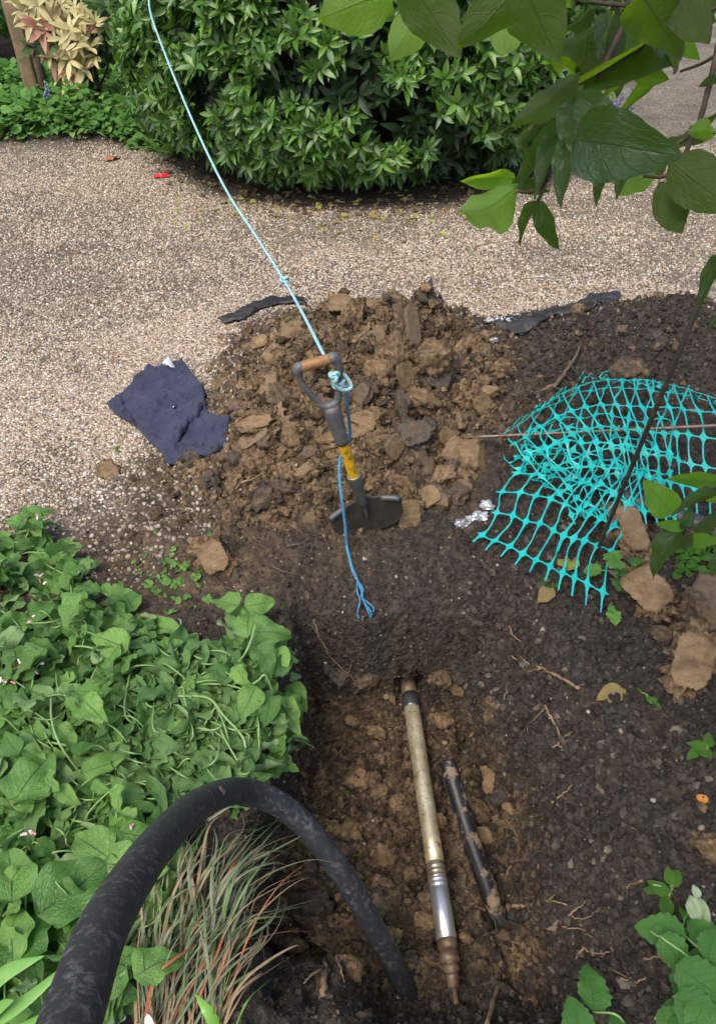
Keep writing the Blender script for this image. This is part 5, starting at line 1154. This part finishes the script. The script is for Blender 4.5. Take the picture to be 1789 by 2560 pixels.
# long bare stems looping over the leaves
def stemline(L, r, e, up=.07, mat=M_stem):
    V, F = tube(catmull([hit(x, y, u) for x, y, u in L], 8), r, 7); part('stem', V, F, mat, e)
stemline([(128, 1745, .1), (130, 1800, .13), (150, 1860, .13), (200, 1932, .05)], .0026, plants[4][3])
stemline([(445, 1740, .06), (520, 1745, .08), (560, 1790, .08), (610, 1850, .06), (612, 1920, .03)], .003, plants[9][3])
stemline([(560, 1670, .03), (595, 1655, .06), (620, 1620, .10), (640, 1560, .12)], .003, plants[7][3]); stemline([(575, 1740, .05), (640, 1705, .09), (665, 1690, .10), (690, 1760, .06)], .003, plants[7][3])
stemline([(180, 1615, .07), (230, 1620, .08), (330, 1655, .05)], .0026, plants[1][3]); stemline([(90, 1850, .06), (180, 1865, .08)], .0026, plants[5][3])
for px, py, s, ang in [(565, 1500, .085, 2.6), (650, 1510, .085, .2), (618, 1555, .095, 1.7), (675, 1575, .10, .1), (665, 1640, .09, -.9), (700, 1650, .075, -1.3), (625, 1750, .08, -1.9), (700, 1745, .05, .0), (672, 1770, .07, -1.6), (600, 1690, .06, -1.2)]:
    p = hit(px, py, .10); d = Vector((math.cos(ang), math.sin(ang) * .9, .25 * math.sin(ang))); obj('leaf', m_comf[rng.integers(8)], plants[7][3], p - d * s * .5, dirR(d, (rng.normal(0, .2), -.35, 1)), s)
# hero leaves by the hose
for px, py, s, ang, k in [(190, 2215, .15, .75, 10), (85, 1935, .135, 1.2, 5), (340, 2170, .12, -.2, 12), (330, 2080, .11, 1.3, 12), (60, 2330, .14, 1.5, 13), (225, 2110, .11, 2.6, 12), (30, 2180, .12, 1.9, 11), (460, 2140, .07, 1.2, 15), (395, 2400, .09, .6, 15), (20, 2330, .12, 2.0, 13)]:
    p = hit(px, py, .12 if px < 400 else .06); d = Vector((math.cos(ang), math.sin(ang), .1)); e = plants[k][3]
    obj('leaf', m_comf[rng.integers(8)], e, p - d * s * .5, dirR(d, (rng.normal(0, .12), -.3, 1)), s)
# flowers
M_fl = plain('pale_flower', (.75, .68, .68, 1), .5, var=(.65, .30, .32, 1), scale=70, lo=.5, hi=.7); M_flp = plain('pink_bud', (.62, .17, .17, 1), .5, var=(.72, .40, .38, 1), scale=70)
m_fl = np_mesh('flower', BV * np.array([.7, .7, 1.6]), BF, M_fl); m_bud = np_mesh('bud', BV * np.array([.5, .5, 1.5]), BF, M_flp)
for px, py, k, nf in [(100, 1437, 0, 3), (112, 1447, 0, 2), (72, 1552, 1, 3), (98, 1545, 1, 1), (108, 1672, 2, 2), (45, 1665, 2, 2), (12, 1705, 2, 4), (70, 2070, 10, 2), (75, 2090, 10, 3), (290, 2168, 12, 4), (335, 2080, 12, 2), (92, 1295, 0, 2), (718, 1955, 9, 1), (195, 1425, 0, 1)]:
    c = hit(px, py, .13)
    for q in range(nf): obj('flower' if q % 2 == 0 else 'bud', m_fl if q % 2 == 0 else m_bud, plants[k][3], c + Vector((rng.normal(0, .008), rng.normal(0, .008), rng.normal(0, .006))), rndR(.9), .0075)
# sprig standing at the top edge of the bank
e = empty('comfrey', hit(90, 1350), 'single small comfrey sprig sticking up over the gravel at the far left', 'plant', 'comfrey plants on the left bank')
stemline([(95, 1355, .0), (92, 1310, .06), (80, 1280, .12)], .003, e)
for a in (.4, 2.3, 4.0, 5.4): obj('leaf', m_comf[rng.integers(8)], e, hit(80, 1285, .12), dirR((math.cos(a), math.sin(a), .2), (0, -.3, 1)), .055)

# ------------------------------------------------------------------ grass tuft over the trench edge
M_gr = [plain('grass_green', (.075, .14, .045, 1), .5, var=(.13, .19, .08, 1), scale=20), plain('grass_grey', (.11, .145, .08, 1), .55, var=(.18, .18, .11, 1), scale=20), plain('grass_dry', (.26, .19, .11, 1), .6, var=(.16, .115, .065, 1), scale=20), plain('grass_rust', (.30, .085, .04, 1), .6, var=(.25, .15, .07, 1), scale=20)]
def blade(P, w, mat, parent, name='blade'):
    P = catmull(P, 5); T, N, B = frames(P); n = len(P); k = np.linspace(0, 1, n); ww = w * np.clip(1 - k ** 2.5, .06, 1); V = np.stack([P - B * ww[:, None], P + N * ww[:, None] * .35, P + B * ww[:, None]], 1).reshape(-1, 3)
    i = np.arange(n - 1)[:, None]; j = np.arange(2)[None]; a = i * 3 + j; q = np.stack([a, a + 1, a + 4, a + 3], -1).reshape(-1, 4); F = np.concatenate([q[:, [0, 1, 2]], q[:, [0, 2, 3]]])
    if parent == 'raw': return V, F
    return part(name, V, F, mat, parent)
gb = hit(400, 2540); tuft = empty('grass_tuft', gb, 'tuft of long green and dry grass hanging under the hose at the trench edge', 'grass tuft')
raw = {2: [], 1: []}
for i in range(230):
    bx = 330 + 230 * rng.random(); by = 2600 - 330 * rng.random() ** 1.3; a = rng.normal(.26, .32) + (bx - 430) * .0009; ln = (.12 + .20 * rng.random())
    p0 = hit(bx, by); d = Vector((math.sin(a), math.cos(a) * .95, 0)); h = .02 + .10 * rng.random()
    pts = [p0, p0 + d * ln * .35 + Vector((0, 0, h)), p0 + d * ln * .7 + Vector((rng.normal(0, .015), 0, h * .9)), p0 + d * ln + Vector((rng.normal(0, .03), rng.normal(0, .02), h * .3 - .04 * rng.random()))]
    for q in pts[1:]: q.z = max(q.z, hz(q.x, q.y) + .006)
    m = rng.choice(4, p=[.34, .36, .27, .03])
    if i < 150: blade(pts, .0014 + .0018 * rng.random(), M_gr[m], tuft)
    else: raw[1 + i % 2].append(blade(pts, .0012, None, 'raw'))
for k, L_ in raw.items():
    V, F = merge(L_); props(part('fine_blades', V, F, M_gr[k], tuft), kind='stuff')
for q in ([(520, 2050, .05), (600, 2000, .05), (680, 1960, .04)], [(560, 2130, .05), (640, 2070, .05), (735, 2040, .02)], [(600, 2060, .06), (690, 2030, .05), (770, 1990, .03)], [(560, 2200, .05), (650, 2120, .05), (730, 2070, .03)], [(590, 2180, .05), (640, 2130, .06), (700, 2080, .03)], [(620, 1980, .04), (700, 1850, .04), (745, 1830, .02)], [(700, 1955, .03), (745, 1925, .04), (790, 1930, .02)]):
    blade([hit(x, y, u) for x, y, u in q], .003, M_gr[rng.integers(0, 3)], tuft)
blade([hit(555, 2240, .05), hit(590, 2150, .06), hit(660, 2100, .04)], .004, M_gr[3], tuft)
blade([hit(540, 2460, .06), hit(560, 2400, .10), hit(580, 2345, .10)], .003, M_gr[3], tuft)
sl_ = [([(-40, 2480), (20, 2430), (110, 2390)], .016), ([(-20, 2560), (80, 2490), (180, 2400)], .012), ([(20, 2590), (120, 2540), (190, 2480)], .010), ([(-40, 2560), (0, 2520), (35, 2500)], .012)]
e = empty('strap_leaf_clump', hit(-10, 2560), 'bright green broad strap leaves at the bottom left corner beside the hose', 'plant')
for L_, w in sl_: blade([hit(x, y, .18 + .03 * k) for k, (x, y) in enumerate(L_)], w, plain('strap_green', (.13, .30, .06, 1), .4, var=(.18, .36, .09, 1), scale=8), e, 'leaf')
e = empty('strap_leaf_clump', hit(580, 2600), 'few fresh green grass blades rising at the bottom edge left of the trench', 'plant')
for L_, w in [([(555, 2600, .1), (520, 2530, .16), (488, 2485, .16)], .010), ([(545, 2580, .1), (560, 2480, .2), (588, 2390, .24)], .0065), ([(580, 2590, .1), (620, 2500, .18), (680, 2445, .15)], .006), ([(540, 2590, .1), (535, 2530, .15), (541, 2480, .18)], .005)]:
    blade([hit(*q) for q in L_], w, plain('fresh_blade', (.16, .36, .06, 1), .4, var=(.2, .4, .1, 1), scale=8), e, 'blade')
m_pet = leafmeshes('petal', leafset(2, 3, 4, w_oval, fold=.5, droop=.3, seed=95), plain('white_petal', (.72, .76, .74, 1), .5))
for px, py, l in ((352, 2312, 'white fallen petal on the grass under the hose'), (362, 2545, 'white fallen petal at the bottom edge in the grass'), (298, 2560, 'white petal touching the hose at the bottom edge'), (398, 2290, 'white petal on the grass right of the hose')):
    props(obj('petal', m_pet[0], None, hit(px, py, .04), rndR(.8), .032), l, 'petal')

# ------------------------------------------------------------------ weeds on the right
T_net = leafset(5, 4, 13, lambda v: .36 * np.clip(np.sin(np.pi * v ** .7), 0, 1) ** .8 + .005, fold=.25, droop=.3, ripple=.03, seed=110, serr=.16); M_nettle = leaf_material('nettle_leaf', (.045, .15, .030, 1), (.085, .23, .045, 1), (.13, .24, .09, 1), (.04, .12, .03, 1), .28, (.22, .48, .04, 1), .45, .45, 7, .5, vstr=.5, pucker=2.5); m_net = leafmeshes('leaf', T_net, M_nettle)
T_lob = leafset(4, 6, 12, lambda v: (.42 + .07 * np.sin(v * 26)) * np.clip(np.sin(np.pi * v ** .8), 0, 1) ** .7 + .004, fold=.15, droop=.3, ripple=.05, seed=120, serr=.10); m_lob = leafmeshes('leaf', T_lob, M_cover)
m_ov = leafmeshes('leaf', leafset(4, 4, 7, w_oval, fold=.25, droop=.25, ripple=.03, seed=130), M_bright)
def weed(base, leaves, ms, label, cat='plant', stem=.0022, group=None, name='weed'):
    b = hit(*base); e = empty(name, b, label, cat, group); st = []
    for px, py, u, s, ang, tilt in leaves:
        p = hit(px, py, u); d = Vector((math.cos(ang), math.sin(ang), tilt)).normalized(); q = p - d * s * .5
        s = s * .85; obj('leaf', ms[rng.integers(len(ms))], e, q, dirR(d, (rng.normal(0, .25), -.3 + rng.normal(0, .15), 1)), s)
        st.append(tube(catmull([b, (b + q) / 2 + Vector((0, 0, u * .35)), q], 5), np.linspace(stem, stem * .6, 11), 6))
    V, F = merge(st); part('stems', V, F, M_stem, e); return e
weed((1560, 1460), [(1525, 1385, .09, .07, 2.0, 0), (1540, 1400, .10, .075, .9, .1), (1590, 1395, .09, .06, 1.2, .1), (1475, 1425, .05, .06, 2.9, -.2), (1555, 1430, .07, .05, .3, 0), (1545, 1460, .04, .045, -1.4, -.2), (1630, 1470, .05, .075, -.2, -.1), (1620, 1490, .04, .07, -.6, -.2), (1650, 1500, .04, .055, -.8, -.3), (1575, 1460, .05, .045, -.9, -.1)], m_lob, 'lobed leafy weed growing between the mesh corner and the clay blocks')
weed((1530, 1520), [(1535, 1545, .03, .055, -1.5, -.3), (1530, 1525, .04, .03, -1.2, -.2)], m_lob, 'drooping lobed leaf below the mesh corner, against the clay block')
weed((1630, 1755), [(1620, 1745, .03, .030, 2.2, .2), (1635, 1750, .03, .028, .5, .2), (1595, 1722, .02, .018, 2.0, .3), (1645, 1765, .02, .028, -.8, 0)], m_ov, 'small yellow-green seedling under the broad clay slab')
weed((1745, 1870), [(1770, 1845, .05, .05, 1.2, .1), (1738, 1860, .05, .05, 2.6, .1), (1730, 1885, .04, .042, -2.5, 0), (1765, 1880, .04, .055, -.6, -.1)], m_ov, 'small four-leaved weed on dark soil at the right edge')
weed((1665, 2260), [(1640, 2215, .07, .05, 2.4, .2), (1670, 2185, .09, .04, 1.6, .3), (1690, 2190, .08, .05, .8, .2), (1660, 2225, .07, .045, -.5, 0), (1665, 2275, .04, .055, -1.8, 0), (1620, 2225, .05, .03, 3.0, 0)], m_ov, 'stem of oval-leaved seedling lower right above the nettle')
weed((1700, 2330), [(1705, 2275, .05, .03, 1.4, .2), (1725, 2285, .05, .026, .3, .1), (1690, 2325, .04, .022, 2.2, .1), (1710, 2340, .04, .025, .1, .1), (1695, 2350, .03, .03, -1.4, 0), (1720, 2320, .04, .022, 1.0, .1)], m_ov, 'tiny round-leaved weed between the seedling and the nettle')
weed((1800, 2540), [(1640, 2325, .14, .10, 2.9, 0), (1660, 2345, .13, .05, -.5, 0), (1700, 2395, .12, .09, -.9, -.1), (1725, 2440, .13, .07, 2.1, .1), (1740, 2460, .12, .06, .3, 0), (1770, 2470, .14, .11, -.7, 0), (1705, 2480, .09, .05, 3.0, 0), (1720, 2510, .1, .07, -2.0, -.1), (1760, 2540, .13, .10, -.6, 0), (1780, 2350, .12, .08, 1.0, .1), (1750, 2330, .10, .09, 2.2, 0), (1785, 2420, .11, .08, .5, 0), (1765, 2390, .09, .07, 2.9, 0), (1740, 2555, .12, .08, -2.2, -.1), (1690, 2560, .09, .05, 2.5, 0), (1720, 2480, .12, .05, 1.0, 0)] + [(1690 + 110 * rng.random(), 2330 + 230 * rng.random(), .03 + .09 * rng.random(), .035 + .045 * rng.random(), 6.28 * rng.random(), rng.normal(0, .2)) for _ in range(22)], m_net, 'bushy toothed-leaf nettle filling the bottom right corner', stem=.003)
weed((1580, 2620), [(1485, 2450, .16, .10, 1.3, .1), (1435, 2535, .15, .085, 1.9, .1), (1540, 2555, .12, .05, 1.5, 0)], m_net, 'nettle stem with three toothed leaves at the bottom edge left of the bushy nettle', stem=.0028)
weed((1740, 2370), [(1752, 2290, .08, .075, -1.25, -.1), (1737, 2225, .12, .03, 1.8, .2)], leafmeshes('leaf', T_fall, plain('pale_leaf', (.22, .30, .19, 1), .6, var=(.12, .19, .10, 1), scale=60)), 'pale grey-green upright leaf with dark specks at the right edge')
pp = np.array([np.array(hit(1690 + 110 * rng.random(), 1360 + 90 * rng.random())) + np.array([0, 0, .005 + .02 * rng.random()]) for _ in range(120)])
props(leaf_batch('ground_cover', pp, .022, T_round, M_bright), kind='stuff')
pp = np.array([np.array(hit(420 + 45 * rng.normal(), 1455 + 45 * rng.normal())) + np.array([0, 0, .005]) for _ in range(60)])
props(leaf_batch('ground_cover', pp, .028, T_comf, M_comfrey), kind='stuff')
for x, y, l in ((875, 2055, 'small green leaf sprig against the left wall inside the trench'), (895, 2140, 'green leaf beside the hose inside the trench'), (862, 1985, 'drooping green leaf on the left wall deep in the trench'), (1240, 2000, 'tiny green shoot on the right wall inside the trench')):
    p = hit(x, y); props(obj('sprig', m_ov[0], None, p + Vector((0, -.01, .02)), dirR((rng.normal(0, .5), -.3, .6), (0, -1, .5)), .035), l, 'leaf')

# ------------------------------------------------------------------ overhanging branch, close to the camera
T_br = [leaf_tmpl(8, 14, lambda v: .31 * np.clip(np.sin(np.pi * v ** .72), 0, 1) ** .82 * (1 - .15 * v) + .004, fold=f, droop=d, ripple=r, seed=140 + i, serr=.035, twist=t_) for i, (f, d, r, t_) in enumerate([(.42, .14, .03, .15), (.65, .26, .04, -.25), (.32, -.12, .035, .3), (.8, .2, .03, 0), (.25, .34, .04, .2)])]
m_br = leafmeshes('leaf', T_br, M_branch); m_by = leafmeshes('leaf', T_br, M_bright)
bush = empty('overhanging_branch', at_d(1700, -120, 1.0), 'leafy branch hanging into the top right corner close to the viewer', 'branch')
def bleaf(b, tip, d0, d1, wr, side, roll, ms=m_br, k=0, e=None):
    """leaf from base to tip; side +1 shows its upper face, -1 its underside; wr = width relative to the template"""
    p = at_d(*b, d0); q = at_d(*tip, d1); d = q - p; v = (Vector(_O) - p).normalized() * side; n = Matrix.Rotation(roll, 3, d.normalized()) @ v; s = d.length
    return obj('leaf', ms[k], e or bush, p, dirR(d, n), (s * wr * .76, s, s))
BL = [((985, -30), (780, 55), .80, .78, 1.35, -1, .15, m_by, 0), ((1058, 15), (982, 140), .88, .86, 1.2, -1, .25, m_by, 2), ((1010, -70), (1150, 138), .70, .74, 1.35, -1, .2, m_br, 0), ((1320, -60), (1145, 135), .62, .66, 1.2, -1, -.2, m_br, 2), ((1300, -60), (1390, 140), .72, .78, 1.6, -1, .1, m_br, 0),
      ((1275, 40), (1252, 165), .85, .85, 1.5, -1, .2, m_by, 4), ((1380, -40), (1425, 18), .9, .9, 1.5, 1, .2, m_by, 0), ((1560, 18), (1350, 200), .95, .85, .42, -1, .9, m_br, 3), ((1530, 30), (1485, 185), .9, .9, .75, 1, .9, m_br, 1), ((1600, 20), (1530, 240), 1.1, 1.15, .9, 1, .5, m_br, 0),
      ((1450, 185), (1265, 335), .82, .8, .62, -1, .3, m_br, 0), ((1460, 210), (1305, 360), .84, .82, .75, -1, .3, m_br, 2), ((1640, 95), (1420, 245), .95, .84, .40, 1, -.3, m_br, 3), ((1570, 180), (1665, 198), .95, .92, 1.1, -1, .3, m_by, 2), ((1562, 180), (1495, 240), .97, .98, 1.0, -1, -.4, m_by, 4), ((1650, 200), (1540, 285), 1.0, .98, .45, 1, .4, m_by, 3),
      ((1600, -20), (1690, 120), .72, .78, 1.5, -1, .1, m_br, 0), ((1690, -40), (1765, 125), .74, .74, 1.35, -1, -.2, m_br, 0), ((1640, 75), (1705, 190), .9, .88, .8, -1, .5, m_br, 3), ((1700, 100), (1745, 150), .95, .95, 1.3, 1, .3, m_by, 0), ((1789, 50), (1700, 95), .8, .8, .9, 1, .6, m_br, 1),
      ((1440, 245), (1560, 320), .74, .72, 1.15, 1, .15, m_br, 0), ((1430, 350), (1688, 388), .70, .64, 1.35, 1, .1, m_br, 0), ((1440, 270), (1400, 335), .78, .76, 1.3, 1, .4, m_br, 1), ((1380, 350), (1265, 410), .85, .82, .85, -1, .5, m_br, 4), ((1400, 345), (1285, 455), .84, .8, .55, 1, .4, m_br, 3),
      ((1285, 445), (1142, 443), .82, .80, .75, 1, -.3, m_by, 2), ((1285, 445), (1365, 485), .83, .82, 1.0, 1, .2, m_br, 1), ((1290, 468), (1132, 588), .80, .76, 1.1, -1, .25, m_by, 1), ((1430, 355), (1390, 490), .78, .76, .85, 1, .3, m_br, 1), ((1345, 500), (1390, 637), .80, .82, .80, 1, .15, m_br, 1), ((1345, 500), (1285, 610), .82, .84, .35, 1, .8, m_br, 3),
      ((1505, 440), (1485, 508), .8, .8, .9, 1, .2, m_br, 1), ((1640, 430), (1480, 505), 1.0, .96, .55, -1, .3, m_by, 4), ((1560, 440), (1540, 480), .9, .88, .9, 1, .3, m_br, 1), ((1650, 455), (1705, 597), .78, .76, 1.15, -1, .12, m_br, 0), ((1670, 400), (1830, 520), .74, .7, 1.3, -1, .1, m_br, 2), ((1640, 440), (1665, 400), .85, .84, 1.3, -1, .2, m_br, 0),
      ((1730, 335), (1640, 385), .8, .8, .9, -1, .6, m_br, 4), ((1720, 330), (1800, 325), .78, .74, 1.0, -1, .3, m_by, 0), ((1720, 320), (1800, 285), .8, .78, .8, 1, .5, m_br, 3), ((1705, 345), (1780, 340), .82, .8, 1.2, 1, .4, m_br, 4), ((1800, 190), (1740, 220), .8, .8, .8, 1, .3, m_br, 2), ((1800, 640), (1740, 760), .95, .95, .7, 1, .2, m_br, 1), ((1810, 780), (1770, 820), .95, .95, .9, 1, .2, m_br, 0),
      ((1395, 330), (1330, 470), .80, .78, .62, 1, .3, m_br, 1), ((1350, 360), (1300, 440), .84, .82, .8, 1, .2, m_br, 0), ((1330, 300), (1292, 358), .8, .8, .6, -1, .2, m_br, 2), ((1440, 300), (1445, 420), .72, .7, .6, 1, .5, m_br, 3), ((1480, 120), (1440, 215), .95, .93, .8, 1, .2, m_br, 1), ((1440, -10), (1500, -10), .9, .9, 1, 1, 0, m_br, 0), ((1490, 10), (1400, 100), .92, .9, .35, -1, .6, m_br, 3), ((1700, -10), (1560, -15), .9, .9, 1.2, -1, .2, m_by, 0), ((1789, -30), (1740, 60), .85, .85, 1.3, -1, .1, m_br, 0), ((1470, 130), (1400, 235), 1.1, 1.1, .5, 1, .3, m_by, 2), ((1420, 330), (1370, 360), .8, .8, 1.2, 1, .3, m_br, 0)]
for q in BL: bleaf(*q)
def twig(L, r0, r1, e=bush, mat=M_twig):
    V, F = tube(catmull([at_d(*q) for q in L], 6), np.linspace(r0, r1, (len(L) - 1) * 6 + 1), 8, rough=.12); part('twig', V, F, mat, e)
twig([(1600, -60, .95), (1575, 20, .93), (1545, 90, .92), (1510, 160, .9), (1480, 240, .88), (1450, 300, .85), (1420, 350, .82), (1370, 440, .82), (1345, 500, .81)], .0045, .002)
twig([(1420, 350, .82), (1340, 470, .81), (1285, 478, .8)], .0025, .0015); twig([(1575, 15, .93), (1480, 5, .93), (1400, -10, .93)], .0028, .002); twig([(1545, 165, .93), (1535, 195, .94), (1565, 185, .95)], .0016, .001)
twig([(1800, 90, .82), (1770, 220, .81), (1745, 310, .8), (1730, 345, .79), (1700, 400, .78), (1660, 440, .78), (1610, 440, .82)], .0032, .0018); twig([(1700, 178, .85), (1750, 160, .83), (1785, 140, .82)], .0014, .0018); twig([(1728, 335, .8), (1680, 365, .8), (1620, 385, .82)], .0018, .001)
twig([(1640, 85, .9), (1610, 110, .92), (1560, 170, .93)], .002, .0015); twig([(1800, 15, .82), (1740, 40, .84), (1690, 55, .85), (1670, 30, .86)], .0018, .0012)
low = empty('overhanging_branch', at_d(1850, 1330, 1.2), 'glossy-leaved sprig reaching in from the right edge over the turquoise mesh', 'branch')
for q in [((1680, 1285), (1612, 1205), 1.22, 1.2, 1.5, 1, .1, m_by, 0), ((1700, 1320), (1612, 1440), 1.2, 1.22, .95, 1, .35, m_br, 1), ((1800, 1205), (1655, 1197), 1.2, 1.18, .55, 1, .2, m_by, 2), ((1800, 1235), (1670, 1275), 1.15, 1.17, .4, 1, .9, m_br, 3), ((1712, 1318), (1725, 1265), 1.18, 1.17, 1.3, 1, .3, m_br, 0), ((1710, 1320), (1635, 1308), 1.2, 1.2, .9, 1, .2, m_by, 2), ((1790, 1270), (1650, 1400), 1.25, 1.27, .35, -1, .6, m_br, 3), ((1730, 1350), (1800, 1350), 1.2, 1.15, .9, 1, .2, m_by, 0), ((1800, 1380), (1775, 1440), 1.15, 1.15, 1.1, 1, 0, m_br, 1), ((1760, 1235), (1800, 1260), 1.2, 1.2, 1.2, 1, .2, m_by, 4), ((1710, 1322), (1700, 1300), 1.2, 1.19, 1.3, 1, .1, m_br, 0)]: bleaf(*q, e=low)
twig([(1860, 1400, 1.2), (1760, 1348, 1.2), (1712, 1320, 1.2), (1690, 1290, 1.21)], .0026, .0015, low)

# unseen leaves added above the viewer, as more of this bush, to cast shade
pp = np.stack([.15 + 1.5 * rng.random(900), -.5 + 1.9 * rng.random(900), 1.72 + .75 * rng.random(900)], 1); pp = pp[(pp[:, 2] > 1.62 + .10 * pp[:, 1] + .1)]
T_b2 = [(P, F, L) for P, F, L in leafset(4, 4, 6, w_oval, fold=.25, droop=.2, seed=150)]
n = len(pp); a = rng.random(n) * 6.28; Dd = np.stack([np.cos(a), np.sin(a), -.3 + .3 * rng.normal(0, 1, n)], 1); Nn = np.array([0, 0, 1.]) + rng.normal(0, .4, (n, 3))
V, F, at = scatter([(p, f) for p, f, _ in T_b2], pp, dirR_np(Dd, Nn), .09 + .05 * rng.random(n), rnd=rng.random(n), luv=[l for _, _, l in T_b2])
props(part('foliage', V, F, M_branch, bush, True, at), kind='stuff')
twig([(1800, 90, .82), (1900, -200, .8), (2100, -700, .9)], .004, .008)
print('TRIS', sum(sum(len(p.vertices) - 2 for p in m.polygons) for m in bpy.data.meshes))
